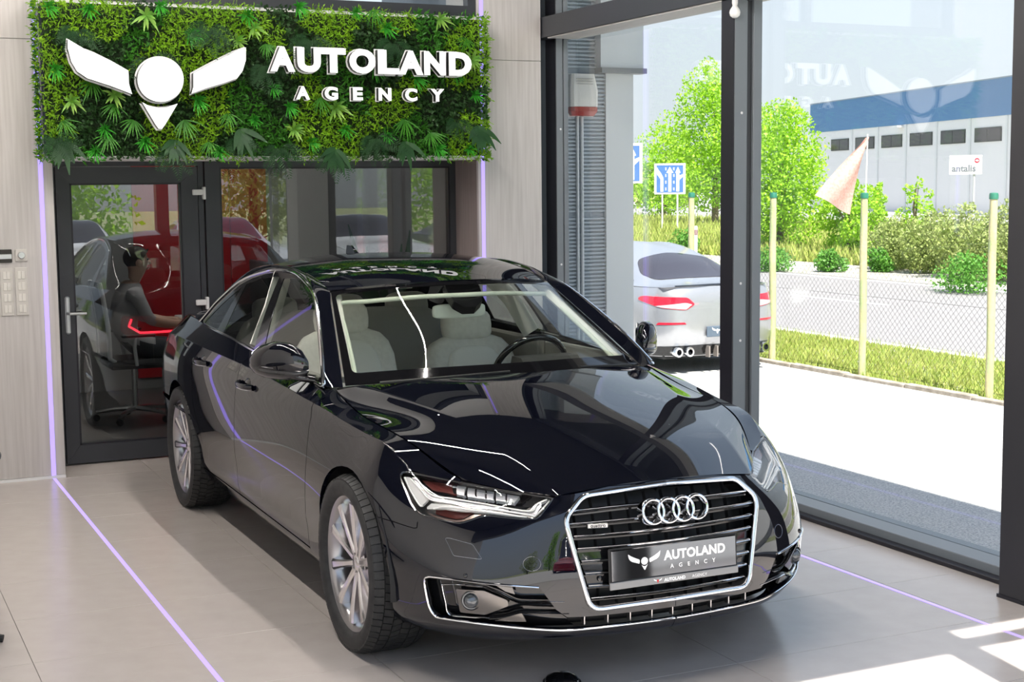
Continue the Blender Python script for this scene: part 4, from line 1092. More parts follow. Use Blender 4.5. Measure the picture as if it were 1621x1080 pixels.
# hood, roof, windscreen, rear window, boot top
def sheet(half, sk, vk, segs=None):
    """half[row][col] with columns from the centre outwards; mirrored to a full sheet"""
    T = [[(x, w, z) for x, w, z in r[1:]][::-1]+[(x, -w, z) for x, w, z in r] for r in half]
    vv = [-q for q in vk[1:]][::-1]+list(vk)
    return Surf(T, sk, vv, segs, 1)
hood_t = [
 [(-.29, 0, 1.004), (-.32, .33, 1.0), (-.50, .675, .969), (-.53, .73, .957), (-.553, .769, .949)],
 [(-.10, 0, .980), (-.12, .31, .974), (-.20, .61, .940), (-.25, .70, .908), (-.28, .773, .897)],
 [(.15, 0, .937), (.14, .28, .929), (.09, .53, .907), (.03, .66, .882), (-.02, .762, .872)],
 [(.45, 0, .874), (.44, .25, .866), (.36, .487, .852), (.28, .62, .843), (.213, .724, .834)],
 [(.68, 0, .807), (.67, .22, .801), (.58, .455, .799), (.46, .58, .792), (.345, .685, .787)],
 [(.852, 0, .744), (.838, .2, .737), (.793, .413, .712), (.612, .548, .719), (.472, .632, .735)]]
HOOD = sheet(hood_t, [0, .25, .52, .84, 1.08, 1.25], [0, .25, .50, .63, .74], [(0, 2), (2, 6), (6, 8)])
if HOOD.nrm([.5], [0.])[0][2] < 0: HOOD.flip = -1
hood = pmesh('hood', [trim(HOOD, [(0, -.74), (1.25, -.74), (1.25, .74), (0, .74)], h=.035, gap=.0025, skirt=.022)], PAINT, car, None)
roof_t = [
 [(-.95, 0, 1.368), (-1.02, .285, 1.359), (-1.14, .485, 1.338), (-1.22, .572, 1.323)],
 [(-1.25, 0, 1.420), (-1.28, .286, 1.411), (-1.36, .487, 1.384), (-1.42, .573, 1.368)],
 [(-1.65, 0, 1.452), (-1.66, .287, 1.444), (-1.70, .488, 1.419), (-1.75, .575, 1.404)],
 [(-2.10, 0, 1.452), (-2.10, .28, 1.444), (-2.10, .48, 1.418), (-2.10, .565, 1.403)],
 [(-2.45, 0, 1.428), (-2.45, .27, 1.419), (-2.45, .46, 1.391), (-2.45, .543, 1.374)],
 [(-2.72, 0, 1.388), (-2.70, .265, 1.378), (-2.64, .45, 1.352), (-2.60, .53, 1.339)]]
ROOF = sheet(roof_t, [0, .3, .7, 1.15, 1.5, 1.75], [0, .286, .49, .575])
if ROOF.nrm([.5], [0.])[0][2] < 0: ROOF.flip = -1
roof = pmesh('roof', [trim(ROOF, [(0, -.575), (1.75, -.575), (1.75, .575), (0, .575)], h=.05, gap=.001, skirt=.012)], PAINT, car, None)
ws_t = [
 [(-.33, 0, .985), (-.36, .25, .983), (-.44, .50, .974), (-.565, .73, .957)],
 [(-.635, 0, 1.195), (-.68, .24, 1.189), (-.78, .455, 1.174), (-.905, .648, 1.150)],
 [(-.945, 0, 1.366), (-1.015, .23, 1.360), (-1.125, .43, 1.341), (-1.215, .57, 1.321)]]
WS = sheet(ws_t, [0, .37, .74], [0, .25, .48, .70])
if WS.nrm([.3], [0.])[0][0] < 0: WS.flip = -1
wso = [(0.01, -.695), (.733, -.695), (.733, .695), (.01, .695)]
wsi = rounded([(.085, -.66), (.70, -.668), (.70, .668), (.085, .66)], .03)
camh = rounded([(.70, -.055), (.56, -.042), (.54, .0), (.56, .042), (.70, .055)], .012)
wsi = np.concatenate([wsi])
windscreen = pmesh('windscreen', [trim(WS, wsi, h=.06, gap=0, skirt=0)], WGLASS, car, None)
pmesh('frit_band', [trim(WS, wso, [wsi], h=.06, gap=.001, skirt=.004, off=.0008)], FRIT, windscreen, None)
bl_t = [
 [(-2.725, 0, 1.386), (-2.705, .265, 1.376), (-2.645, .45, 1.350), (-2.605, .53, 1.337)],
 [(-3.09, 0, 1.255), (-3.06, .28, 1.245), (-2.99, .46, 1.225), (-2.93, .55, 1.21)],
 [(-3.43, 0, 1.085), (-3.41, .30, 1.078), (-3.37, .50, 1.066), (-3.33, .60, 1.057)]]
BL = sheet(bl_t, [0, .38, .76], [0, .27, .46, .56])
if BL.nrm([.3], [0.])[0][2] < 0: BL.flip = -1
rw = [(.03, -.55), (.74, -.55), (.74, .55), (.03, .55)]
rwi = rounded([(.07, -.51), (.68, -.52), (.68, .52), (.07, .51)], .04)
rwin = pmesh('rear_window', [trim(BL, rwi, h=.07, gap=0, skirt=0)], DGLASS, car, None)
pmesh('frit_band', [trim(BL, [(.0, -.56), (.76, -.56), (.76, .56), (.0, .56)], [rwi], h=.07, gap=0, skirt=.004)], FRIT, rwin, None)
bt_t = [
 [(-3.42, 0, 1.085), (-3.40, .30, 1.078), (-3.36, .50, 1.066), (-3.32, .605, 1.056)],
 [(-3.66, 0, 1.09), (-3.65, .32, 1.083), (-3.62, .52, 1.062), (-3.60, .665, 1.040)],
 [(-3.925, 0, 1.047), (-3.91, .30, 1.040), (-3.87, .50, 1.028), (-3.815, .64, 1.018)]]
BT = sheet(bt_t, [0, .25, .5], [0, .3, .5, .62])
if BT.nrm([.3], [0.])[0][2] < 0: BT.flip = -1
pmesh('boot_top', [trim(BT, [(0, -.62), (.5, -.62), (.5, .62), (0, .62)], h=.06, gap=.001)], PAINT, car, None)

# --- side windows
_dx = [(-.35, -.03), (-.7, -.022), (-1.1, -.010), (-1.6, 0), (-2.1, -.002), (-2.6, -.012), (-3.0, -.035), (-3.4, -.08)]
_gz = [(.93, .845), (1.03, .805), (1.13, .757), (1.23, .702), (1.32, .648), (1.42, .580)]
SIDE = Surf([[(x, -(w+d), z) for z, w in _gz] for x, d in _dx], [.35-.35, .35, .75, 1.25, 1.75, 2.25, 2.65, 3.05], [0, .105, .215, .33, .435, .555], None, -1)
dlo_top = [(513.5, 612), (511.5, 585), (509.5, 553), (504.5, 501), (498, 467), (484, 446.5), (468, 433), (447, 428), (421, 430), (384, 444), (347.6, 475), (330, 495), (315, 513)]
dlo_bot = [(318, 515.5), (332, 521), (347.6, 527), (375, 541), (400.6, 555), (435, 572), (475, 592), (510, 611)]
DT = SIDE.px(smooth_poly(dlo_top, 5, False)); DB = SIDE.px(smooth_poly(dlo_bot, 3, False))
DLO = np.concatenate([DT, DB])
def sp(px): return SIDE.px(px)
gl_f = sp(rounded([(448, 441), (467, 439), (482, 452), (494, 471), (499.5, 503), (504, 553), (507, 590), (503, 603), (416.5, 558)], [1, 8, 8, 14, 20, 20, 5, 3, 2], 5))
gl_r = sp(rounded([(442, 438), (421, 438), (390, 449), (353.5, 527), (402, 551)], [2, 10, 2, 2, 2], 4))
gl_q = sp(rounded([(382.5, 454), (352, 480), (323, 511), (344, 521.5)], [2, 12, 2, 2], 4))
trimp = pmesh('window_surround', [trim(SIDE, DLO, [gl_f, gl_r, gl_q], h=.06, gap=.0, skirt=.006, off=-.002, bh=.03)], GLOSSBLK, car)
for g, m_, nm in ((gl_f, SGLASS, 'front_door_window'), (gl_r, DGLASS, 'rear_door_window'), (gl_q, DGLASS, 'quarter_window')):
    pmesh(nm, [trim(SIDE, g, h=.09, gap=0, skirt=0, off=-.004, bh=.04)], m_, car)
dp = SIDE.ev(DLO[:, 0], DLO[:, 1], .002)
both(MB().tube([tuple(p) for p in dp], .0085, 8, closed=True), 'window_chrome_strip', CHROME, car)
# --- cant rail: from the A pillar over the side of the roof to the C pillar
oc = [tuple(p) for p in SIDE.ev(*SIDE.px(dlo_top).T, .004)]+[(-3.22, -.748, 1.050), (-3.62, -.70, 1.036), (-3.82, -.635, 1.02)]
ic = [(-.563, -.735, .955), (-.67, -.708, 1.018), (-.80, -.676, 1.093), (-1.0, -.627, 1.203), (-1.125, -.597, 1.272), (-1.22, -.573, 1.323), (-1.42, -.574, 1.368), (-1.75, -.576, 1.404), (-2.10, -.566, 1.403), (-2.45, -.544, 1.374),
      (-2.78, -.540, 1.275), (-3.02, -.560, 1.175), (-3.28, -.592, 1.072), (-3.40, -.615, 1.056), (-3.60, -.664, 1.040), (-3.81, -.632, 1.02)]
oc = smooth_poly(oc, 6, False); ic = smooth_poly(ic, 6, False)
rows = []
bulge = np.interp(np.linspace(0, 1, len(oc)), [0, .3, .5, .72, .88, 1], [.012, .022, .020, .03, .02, .0])
for a, b, g in zip(oc, ic, bulge):
    m_ = (a+b)/2; o = m_-np.array([m_[0], 0, .9]); o = o/np.linalg.norm(o)
    c = m_+o*g*2
    rows.append([tuple((1-t)**2*a+2*t*(1-t)*c+t*t*b) for t in np.linspace(0, 1, 8)])
both(MB().rings(rows, close=False), 'cant_rail', PAINT, car, 180)

# --- grille
grille = pmesh('grille', [trim(BODY, [tuple(p) for p in GRs], off=-.075, skirt=0, gap=0, h=.05)], MATBLK, car, 'join')
def bs(y, z, off=0.):
    sv = BODY.yz(np.stack([np.asarray(y, float), np.asarray(z, float)], -1)); return BODY.ev(sv[:, 0], sv[:, 1], off)
def bsy(y, z, off=0.):
    """points on the shell at any y (both signs)"""
    y = np.asarray(y, float); P = bs(-np.abs(y), z, off); P[:, 1] = y
    return P
g3 = bs(GR[:, 0], GR[:, 1], 0.)
ring = [tuple(p) for p in dens(g3, .02, False)]
fullring = ring+[(x, -y, z) for x, y, z in ring[::-1]][1:-1]
fr_ = np.array(fullring)
cx_ = fr_.mean(0)
inn = [tuple(np.array([p[0]+.006, p[1]+(cx_[1]-p[1])*.018, p[2]+(cx_[2]-p[2])*.03])) for p in fullring]
MB().tube(inn, .0100, 10, closed=True, up=(1, 0, 0)).build('grille_frame', CHROME, grille, 60)
hw = lambda z: float(np.interp(z, [.312, .320, .640, .718, .73], [.25, .325, .40, .325, .2]))
slat_px = [(909, 806.7), (899, 830), (903.3, 850.4), (907.8, 870), (912.2, 890), (916.7, 910), (924.4, 930), (930, 949)]
slz = BODY.ev(*BODY.px(slat_px, -.02).T, -.02)[:, 2]
for z in slz:
    z = float(z)+.004; w = hw(z)-.012
    ys = np.linspace(-w, w, 31)
    for (off, ra_, rb_, nm, mm) in ((-.016, .0060, .012, 'chrome_slat', CHROME),):
        MB().tube([tuple(p) for p in bsy(ys, ys*0+z, off)], 1, 8, flat=(ra_, rb_)).build(nm, mm, grille, 60)
    MB().tube([tuple(p) for p in bsy(ys, ys*0+z-.007, -.030)], 1, 6, flat=(.006, .016)).build('slat_fin', GLOSSBLK, grille, 40)
for k in range(-5, 6):
    y = k*.07
    zz = [z for z in np.linspace(.32, .72, 15) if hw(z) > abs(y)+.01]
    MB().tube([tuple(p) for p in bsy([y]*len(zz), zz, -.045)], 1, 4, flat=(.012, .002), up=(1, 0, 0)).build('grille_strut', MATBLK, grille)
for sg in (-1, 1):      # smooth closed fields beside the plate
    P = []
    for z0, z1 in zip(slz[3:6], slz[4:7]):
        zz = np.linspace(z0+.001, z1+.004, 4)
        rws = [[tuple(p) for p in bsy(np.linspace(.25, hw(z)-.014, 8)*sg, [z]*8, -.022)] for z in zz]
        P.append(rws)
    for rws in P: MB().rings(rws, close=False).build('closed_field', GLOSSBLK, grille, 180)
for sg in (-1, 1):
    p = bsy([.285*sg], [.421], -.016)[0]
    MB().lathe([(.0, .004), (.007, .004), (.0105, .002), (.0115, -.004)], 'x', 16, p).build('parking_sensor', GLOSSBLK, grille)
# four rings
rc = pixcar(1061.8, 807, x=.925)
nrm_r = Vector((.97, 0, .22)).normalized()
rings_o = None
for k in range(4):
    mb = MB()
    yk = (k-1.5)*.0605
    mb.lathe([(.0370, -.034), (.0370, .001), (.0385, .0045), (.0425, .0065), (.0465, .0045), (.0480, .001), (.0480, -.034)], 'x', 40)
    q = nrm_r.to_track_quat('X', 'Z').to_matrix()
    px_ = .925+.004-abs(yk)**2*.6
    mb.v = [tuple(q@Vector(v)+Vector((px_, yk, rc[2]))) for v in mb.v]
    o = mb.build('ring_emblem', CHROME, grille, 40)
# badge on the grille
bp0 = bs([-.285], [float(slz[1])-.008], -.004)[0]
bd = MB().box(-.003, .003, -.037, .037, -.0085, .0085, bev=.002).build('drive_badge', SATIN, grille)
bd.location = tuple(bp0); bd.rotation_euler = (0, 0, R(-14))
bt = link('badge_text', text_mesh('quattro', .0185, .002, GLOSSBLK, 'badge_text', .0003, 1.0, 'CENTER'), grille)
bt.rotation_euler = (R(90), 0, R(76)); bt.location = tuple(np.array(bp0)+np.array([.0035*math.cos(R(14)), -.0035*math.sin(R(14)), -.005]))
# number plate
pz0, pxx = .4123, .926
PLATE = mat('plate_mirror_gloss', (.17, .175, .185), .06, metal=1.)
WHITE = mat('white_print', (.85, .85, .85), .4)
plate = MB().box(-.004, .004, -.26, .26, 0, .112, bev=.003).build('number_plate', PLATE, car)
plate.location = (pxx, 0, pz0); plate.rotation_euler = (0, R(-3.5), 0)
o = MB().box(-.012, -.002, -.268, .268, -.03, .118, bev=.004).build('plate_holder', MATBLK, plate)
MB().box(-.004, .003, -.268, .268, -.028, -.002, bev=.002).build('holder_strip', mat('holder_grey', (.25, .25, .25), .5), plate)
def split_x(o):
    """one object per letter"""
    me = o.data; bm = bmesh.new(); bm.from_mesh(me); seen = set(); comps = []
    for f in bm.faces:
        if f.index in seen: continue
        st_ = [f]; seen.add(f.index); fs = []
        while st_:
            g = st_.pop(); fs.append(g)
            for e in g.edges:
                for h in e.link_faces:
                    if h.index not in seen: seen.add(h.index); st_.append(h)
        comps.append(fs)
    boxes = []
    for fs in comps:
        xs = [v.co.x for f in fs for v in f.verts]; boxes.append([min(xs), max(xs), list(fs)])
    boxes.sort(key=lambda b: b[0]); grp = []
    for b in boxes:
        if grp and b[0] < grp[-1][1]-1e-5: grp[-1][1] = max(grp[-1][1], b[1]); grp[-1][2] += b[2]
        else: grp.append(b)
    for _, _, fs in grp:
        mb = MB()
        for f in fs: mb.add([v.co[:] for v in f.verts], [tuple(range(len(f.verts)))])
        q = link('plate_letter', mb.mesh('plate_letter', me.materials[0], 0), o.parent); q.location = o.location; q.rotation_euler = o.rotation_euler
    bm.free(); bpy.data.objects.remove(o)
def ptext(t, size, y, z, m=WHITE, bold=.0, sp=1., al='LEFT', nm='plate_lettering', x=.0045):
    o = link(nm, text_mesh(t, size, .0006, m, nm, bold, sp, al), plate)
    o.rotation_euler = (R(90), 0, R(90)); o.location = (x, y, z)
    return o
split_x(ptext('AUTOLAND', .0455, -.046, .056, bold=.0020, sp=1.05))
split_x(ptext('AGENCY', .0205, -.022, .024, bold=.0004, sp=3.1))
ptext('AUTOLAND', .0155, -.048, -.0215, bold=.0008, sp=1.05, x=.0035)
ptext('AGENCY', .0155, .068, -.0215, bold=.0, sp=1.05, x=.0035)
# logo outline in unit width (wings, disc, point), x right, y up
def _mirx(p): return [(-a, b) for a, b in p][::-1]
WING = [(-.5, .26), (-.495, .20), (-.475, .135), (-.44, .085), (-.38, .045), (-.17, -.025), (-.155, .0), (-.148, .045), (-.158, .085), (-.30, .145), (-.42, .205)]
DISC = [(.104*math.cos(a*math.pi/16), .03+.104*math.sin(a*math.pi/16)) for a in range(32)]
TIP = [(0, -.215), (-.02, -.20), (-.095, -.065), (-.05, -.10), (0, -.113), (.05, -.10), (.095, -.065), (.02, -.20)]
LOGO = [WING, _mirx(WING), DISC, TIP]
def plate_logo(cy, cz, w, x, ms):
    for poly, m_ in zip(LOGO, ms):
        q = MB().prism([(a*w, b*w) for a, b in poly], .0006, lambda u, v, d: (x+d, cy+u, cz+v))
        q.build('plate_emblem', m_, plate)
RED = mat('red_print', (.6, .02, .02), .4)
plate_logo(-.128, .058, .132, .0042, [WHITE]*4)
plate_logo(-.075, -.0165, .034, .0032, [WHITE, WHITE, RED, RED])

# --- fog lamp bays (traced on the right, mirrored to the left)
def strip(pix, off, ra_, rb_, nm, m_, parents, closed=False, up=(1, 0, 0), sm=6):
    sv = BODY.px(smooth_poly(pix, sm, closed), off); P = BODY.ev(sv[:, 0], sv[:, 1], off)
    return par2(both(MB().tube([tuple(p) for p in P], 1, 8, closed=closed, flat=(ra_, rb_), up=up), nm, m_, None), parents)
bays = par2(pmesh('fog_lamp_bay', [trim(BODY, BODY.px(rounded([(679, 918), (700, 917), (780, 926.5), (855, 931), (883, 968), (898, 980), (898, 996), (820, 992), (700, 978), (684, 962)], 2), -.04), off=-.045, skirt=0, gap=0, h=.03)], GLOSSBLK, None), [car, car])
strip([(853, 930.5), (780, 925), (700, 915.5), (677, 914), (672, 921), (675, 942), (680, 962), (688, 974), (700, 979), (761, 987.5), (816, 993.5), (860, 997), (898, 998), (949, 993.5), (1000, 987.5)]+[tuple(carpix(bs([y_], [.2495]))[0]) for y_ in (-.05, -.002)], .002, .0045, .0038, 'chrome_trim', CHROME, bays)
strip([(771, 929), (740, 925.5), (704, 925), (701, 928), (706, 952), (712, 972), (740, 976.5), (775, 978.5)], -.012, .006, .0025, 'bezel_edge', CHROME, bays)
strip([(765, 928), (790, 937), (817, 950), (840, 952), (893, 952.5)], -.008, .012, .0024, 'fog_blade', CHROME, bays, sm=3)
strip([(775, 979), (800, 976.5), (824, 969.5), (850, 970), (900, 970.5)], -.008, .012, .0024, 'fog_blade', CHROME, bays, sm=3)
strip([(765, 929.5), (790, 939), (817, 952.5), (840, 954.5), (890, 955)], -.016, .014, .004, 'blade_underside', GLOSSBLK, bays, sm=3)
strip([(775, 976), (800, 973.5), (824, 966.5), (850, 967), (898, 967.5)], -.016, .014, .004, 'blade_underside', GLOSSBLK, bays, sm=3)
TAUPE = mat('bezel_grey', (.20, .19, .18), .22, metal=.8)
par2(pmesh('fog_bezel', [trim(BODY, BODY.px(rounded([(721, 933), (766, 936), (803, 951), (805, 960), (768, 974), (728, 970)], 3), -.018), off=-.02, skirt=.01, gap=0, h=.03)], TAUPE, None), bays)
par2(pmesh('intake_wedge', [trim(BODY, BODY.px([(785, 927.5), (811, 930.5), (815, 941.5), (800, 937)], -.01), off=-.012, skirt=.01, gap=0)], TAUPE, None), bays)
par2(pmesh('intake_wedge', [trim(BODY, BODY.px([(783, 984), (818, 972), (826, 972), (833, 985)], -.01), off=-.012, skirt=.01, gap=0)], TAUPE, None), bays)
fogc = BODY.ev(*BODY.px([(746, 952)], -.012)[0], -.012)[0]
fn_ = Vector((.93, -.36, 0)).normalized(); qf = fn_.to_track_quat('X', 'Z').to_matrix()
mb = MB().lathe([(0, .016), (.010, .0145), (.019, .010), (.0255, .002), (.028, -.008), (.032, -.008), (.034, .000), (.036, -.012)], 'x', 28)
mb.v = [tuple(qf@Vector(v)+Vector(fogc)) for v in mb.v]
par2(both(mb, 'fog_lamp', mat('fog_lens', (.10, .11, .12), .06, metal=.6, coat=1.), None), bays)
for k in range(9):      # small posts in the lower slot
    y = (k-4)*.085
    p0 = bsy([y], [.247], -.03)[0]; p1 = bsy([y], [.293], -.03)[0]
    MB().box(p0[0]-.012, p0[0]+.012, y-.002, y+.002, p0[2], p1[2]).build('slot_post', SATIN, bumper)
# seams and sensors pressed into the bumper
SEAMM = mat('seam_edge', (.22, .23, .26), .3, metal=1.)
sv = BODY.px(rounded([(704.5, 852), (711, 852), (748, 862), (763, 885), (758, 885.5), (718, 880)], 3), .0004)
wl = BODY.ev(sv[:, 0], sv[:, 1], .0002)
both(MB().tube([tuple(p) for p in wl], .0011, 5, closed=True), 'washer_cover_gap', SEAMM, car)
sv = BODY.px([(842+14*math.cos(a*.314), 893+11.5*math.sin(a*.314)) for a in range(20)], .0004)
both(MB().tube([tuple(p) for p in BODY.ev(sv[:, 0], sv[:, 1], .0002)], .0010, 5, closed=True), 'tow_eye_cover_gap', SEAMM, car)
for q in ((737, 911.5),):
    c_ = BODY.ev(*BODY.px([q])[0])[0]
    both(MB().ball(tuple(c_), (.007, .009, .009), 12, 8), 'parking_sensor', GLOSSBLK, car)
# --- headlights
LCOVER = pane_mat('lamp_cover', (.97, .97, .97), 1.45)
LWHITE = mat('lamp_white_guide', (.62, .61, .59), .22, spec=.5, coat=.5)
LGREY = mat('lamp_guide_body', (.34, .34, .35), .22, metal=.5, coat=.5)
LREFL = mat('lamp_reflector', (.72, .73, .75), .3, metal=.4, coat=.6)
LWHITE2 = mat('lamp_light_line', (.90, .89, .86), .3)
LBLACK = mat('lamp_module_black', (.02, .016, .017), .12, coat=.5)
LRED = mat('lamp_module_dark_red', (.10, .022, .018), .2, coat=.4)
hl = par2(pmesh('headlight', [trim(BODY, LAMP, h=.03, gap=.003, skirt=.03, off=-.001)], LCOVER, None), [car, car])
def lpanel(pix, off, nm, m_, skirt=.008, h=.03, bh=.012):
    return par2(pmesh(nm, [trim(BODY, BODY.px(pix, off), h=h, gap=0, skirt=skirt, off=off, bh=bh)], m_, None), hl)
lpx = np.array(lamp_px); lc_ = lpx.mean(0)
lpanel([tuple(p) for p in lc_+(lpx-lc_)*1.02], -.052, 'lamp_housing', mat('lamp_housing_grey', (.16, .155, .15), .3, metal=.6), skirt=0)
sv = BODY.px(lamp_px, -.003)
par2(both(MB().tube([tuple(p) for p in BODY.ev(sv[:, 0], sv[:, 1], -.005)], .0055, 6, closed=True), 'lamp_seal', GLOSSBLK, None), hl)
# upper light module with its lens blocks
lpanel([(664, 757), (700, 763), (728, 769), (780, 777), (841, 785), (826, 797), (790, 795), (745, 788), (715, 783), (683, 779)], -.038, 'light_module', LBLACK, .012)
lpanel([(668, 760), (700, 765), (716, 768), (723, 783), (700, 779), (684, 776)], -.030, 'side_reflector', LRED, .006)
for q in ([(724, 769), (738, 771), (737, 785), (727, 784)], [(741, 772.5), (752, 774), (755, 788), (743, 786)], [(755, 775), (768, 777), (770, 790), (758, 789)], [(771, 777.5), (782, 779), (782, 791), (773, 790.5)], [(785, 779.5), (800, 782), (801, 793), (787, 792)], [(803, 783), (822, 786), (815, 795), (804, 794)]):
    lpanel(q, -.024, 'lens_block', LREFL, .014, h=.02, bh=.008)
# daytime light guides
lpanel([(641, 755), (649, 756), (672, 783), (678, 791), (668, 801), (664, 799), (651, 779)], -.016, 'light_guide', LWHITE, .01)
lpanel([(653, 757), (660, 758.5), (671, 773), (687, 785), (715, 789), (770, 798), (838, 809), (852, 797), (869, 790.5), (872, 792), (848, 817), (838, 815), (775, 805), (712, 796), (686, 793), (680, 790), (668, 777)], -.016, 'light_guide', LGREY, .01, bh=.008)
lpanel([(683, 797), (712, 800), (765, 807), (800, 812), (835, 818), (832, 820.5), (800, 817.5), (770, 813), (745, 810), (705, 806), (686, 806), (676, 806), (676, 803)], -.014, 'light_guide', LWHITE, .008, bh=.008)
for pl_ in ([(653, 757), (661, 760), (671, 773), (687, 785.5), (715, 789.5), (770, 798.5), (837, 809.5), (851, 798), (866, 791)], [(650, 758), (668, 778), (681, 791), (712, 796.5), (775, 805.5), (838, 815.5), (848, 816.5), (870, 793.5)], [(640.5, 756), (651, 779), (664, 799.5), (669, 801)], [(686, 806), (706, 803), (745, 807.5), (800, 815), (834, 819.5)]):
    sv = BODY.px(smooth_poly(pl_, 5, False), -.012)
    par2(both(MB().tube([tuple(p) for p in BODY.ev(sv[:, 0], sv[:, 1], -.012)], .0032, 6), 'light_line', LWHITE2, None, 60), hl)
lpanel([(690, 806), (722, 809), (750, 812), (734, 821), (722, 822), (690, 814)], -.03, 'indicator_reflector', LRED, .006)
lpanel([(672, 808), (688, 816.5), (722, 824), (735, 822.5), (752, 815), (762, 815), (736, 825.5), (722, 826.5), (690, 820)], -.02, 'lower_trim', mat('lamp_trim_copper', (.45, .33, .29), .25, metal=.7), .006)

# --- tail lights, glowing
TAILR = mat('tail_lens_red', (.25, .004, .006), .08, coat=.8)
TAILE = mat('tail_light_glow', (.8, .02, .03), .3, emit=(1, .03, .06), es=6)
tl = par2(pmesh('tail_light', [trim(BODY, BODY.inv(lambda P: P[:, [1, 2]], rounded([(-.44, .93), (-.79, .90), (-.815, .80), (-.76, .74), (-.44, .79)], .02), 0, lambda P, N: N[:, 0] < -.12), off=.004, gap=0, skirt=.012)], TAILR, None), [car, car])
svt = BODY.inv(lambda P: P[:, [1, 2]], dens([(-.45, .80), (-.70, .79), (-.76, .83), (-.74, .88)], .03, False), 0, lambda P, N: N[:, 0] < -.12)
par2(both(MB().tube([tuple(p) for p in BODY.ev(svt[:, 0], svt[:, 1], .008)], .008, 6), 'tail_light_bar', TAILE, None), tl)

# --- door handles, fuel lid, mirrors, wipers
for q0, q1 in (((383, 604), (399, 615)), ((313, 567), (329, 577))):
    a = BODY.ev(*BODY.px([q0])[0])[0]; b = BODY.ev(*BODY.px([q1])[0])[0]
    m0, mm = np.array(a), (np.array(a)+np.array(b))/2
    L = .11
    pts = [mm+np.array([t*L, -.004-.032*(1-(t)**4), -.012*t*0]) for t in np.linspace(-1, 1, 13)]
    hs = both(MB().tube([tuple(p) for p in pts], 1, 10, flat=(.014, .009)), 'door_handle', PAINT, car, 60)
    pts = [mm+np.array([t*L*.93, -.006-.034*(1-(t)**4), -.013]) for t in np.linspace(-1, 1, 13)]
    par2(both(MB().tube([tuple(p) for p in pts], .0035, 6), 'handle_chrome', CHROME, None), hs)
    bowl = MB().ball(tuple(mm+np.array([0, .022, 0])), (.075, .03, .035), 18, 10)
    par2(both(bowl, 'handle_bowl', GLOSSBLK, None), hs)
st_m = [(-.835, -.755, 1.035, .035, .032), (-.855, -.775, 1.046, .058, .060), (-.89, -.81, 1.054, .080, .079), (-.935, -.86, 1.055, .088, .082), (-.98, -.915, 1.048, .078, .070), (-1.008, -.955, 1.04, .052, .048), (-1.021, -.98, 1.036, .018, .020)]
rs = []
for y, x, z, rx, rz in st_m:
    rs.append([(x+rx*(abs(math.cos(a))**.75)*(1 if math.cos(a) > 0 else -1)-.02*math.sin(a)*0, y, z+rz*(abs(math.sin(a))**.8)*(1 if math.sin(a) > 0 else -1)) for a in [2*math.pi*k/20 for k in range(20)]])
mir = both(MB().rings(rs), 'door_mirror', PAINT, car, 60)
lo = [(y, x, z-rz*.62, rx*.96, rz*.42) for y, x, z, rx, rz in st_m]
rs = [[(x+(rx+.004)*math.cos(a), y-.001, z+rz*math.sin(a)) for a in [2*math.pi*k/16 for k in range(16)]] for y, x, z, rx, rz in lo]
par2(both(MB().rings(rs), 'mirror_lower_shell', mat('mirror_dark_shell', (.02, .02, .022), .2, coat=.5), None, 60), mir)
par2(both(MB().tube([(-.74, -.80, .975), (-.76, -.85, .985), (-.80, -.90, 1.0)], 1, 10, flat=(.02, .045)), 'mirror_foot', GLOSSBLK, None, 60), mir)
par2(both(MB().tube([(-.905, -1.005, 1.03), (-.835, -.975, 1.026), (-.768, -.92, 1.024), (-.728, -.87, 1.024)], .0035, 6), 'turn_signal_strip', CHROME, None), mir)
MGL = mat('mirror_glass', (.8, .82, .85), .02, metal=1.)
rs = [(y, x-rx*1.0-.001, z, rz*.8) for y, x, z, rx, rz in st_m[1:-1]]
par2(both(MB().rings([[(x, y, z-rz), (x, y, z+rz)] for y, x, z, rz in rs], close=False), 'mirror_glass', MGL, None), mir)
for pts in ([(-.42, -.62, .985), (-.36, -.35, .997), (-.35, -.05, 1.004)], [(-.36, .30, 1.0), (-.40, .45, .992), (-.47, .62, .98)]):
    MB().tube(smooth_poly(pts, 6, False), .007, 6).build('wiper_arm', MATBLK, car)
# cowl grille between hood and glass
cw = [[(-.30, y*1., .975-abs(y)*.03) for y in np.linspace(-.74, .74, 15)]]
rsC = []
for dx, dz in ((.06, -.012), (0, 0), (-.08, -.01)):
    rsC.append([(-.34+dx-.42*y*y, y, .982+dz-.055*y*y) for y in np.linspace(-.735, .735, 21)])
MB().rings(rsC, close=False).build('cowl_panel', MATBLK, car, 180)
# shark fin aerial
MB().rings([[(-2.45, -.012, 1.43), (-2.60, -.02, 1.40), (-2.62, .02, 1.40), (-2.45, .012, 1.43)], [(-2.54, -.004, 1.475), (-2.62, -.005, 1.475), (-2.62, .005, 1.475), (-2.54, .004, 1.475)]]).build('roof_aerial', PAINT, car)

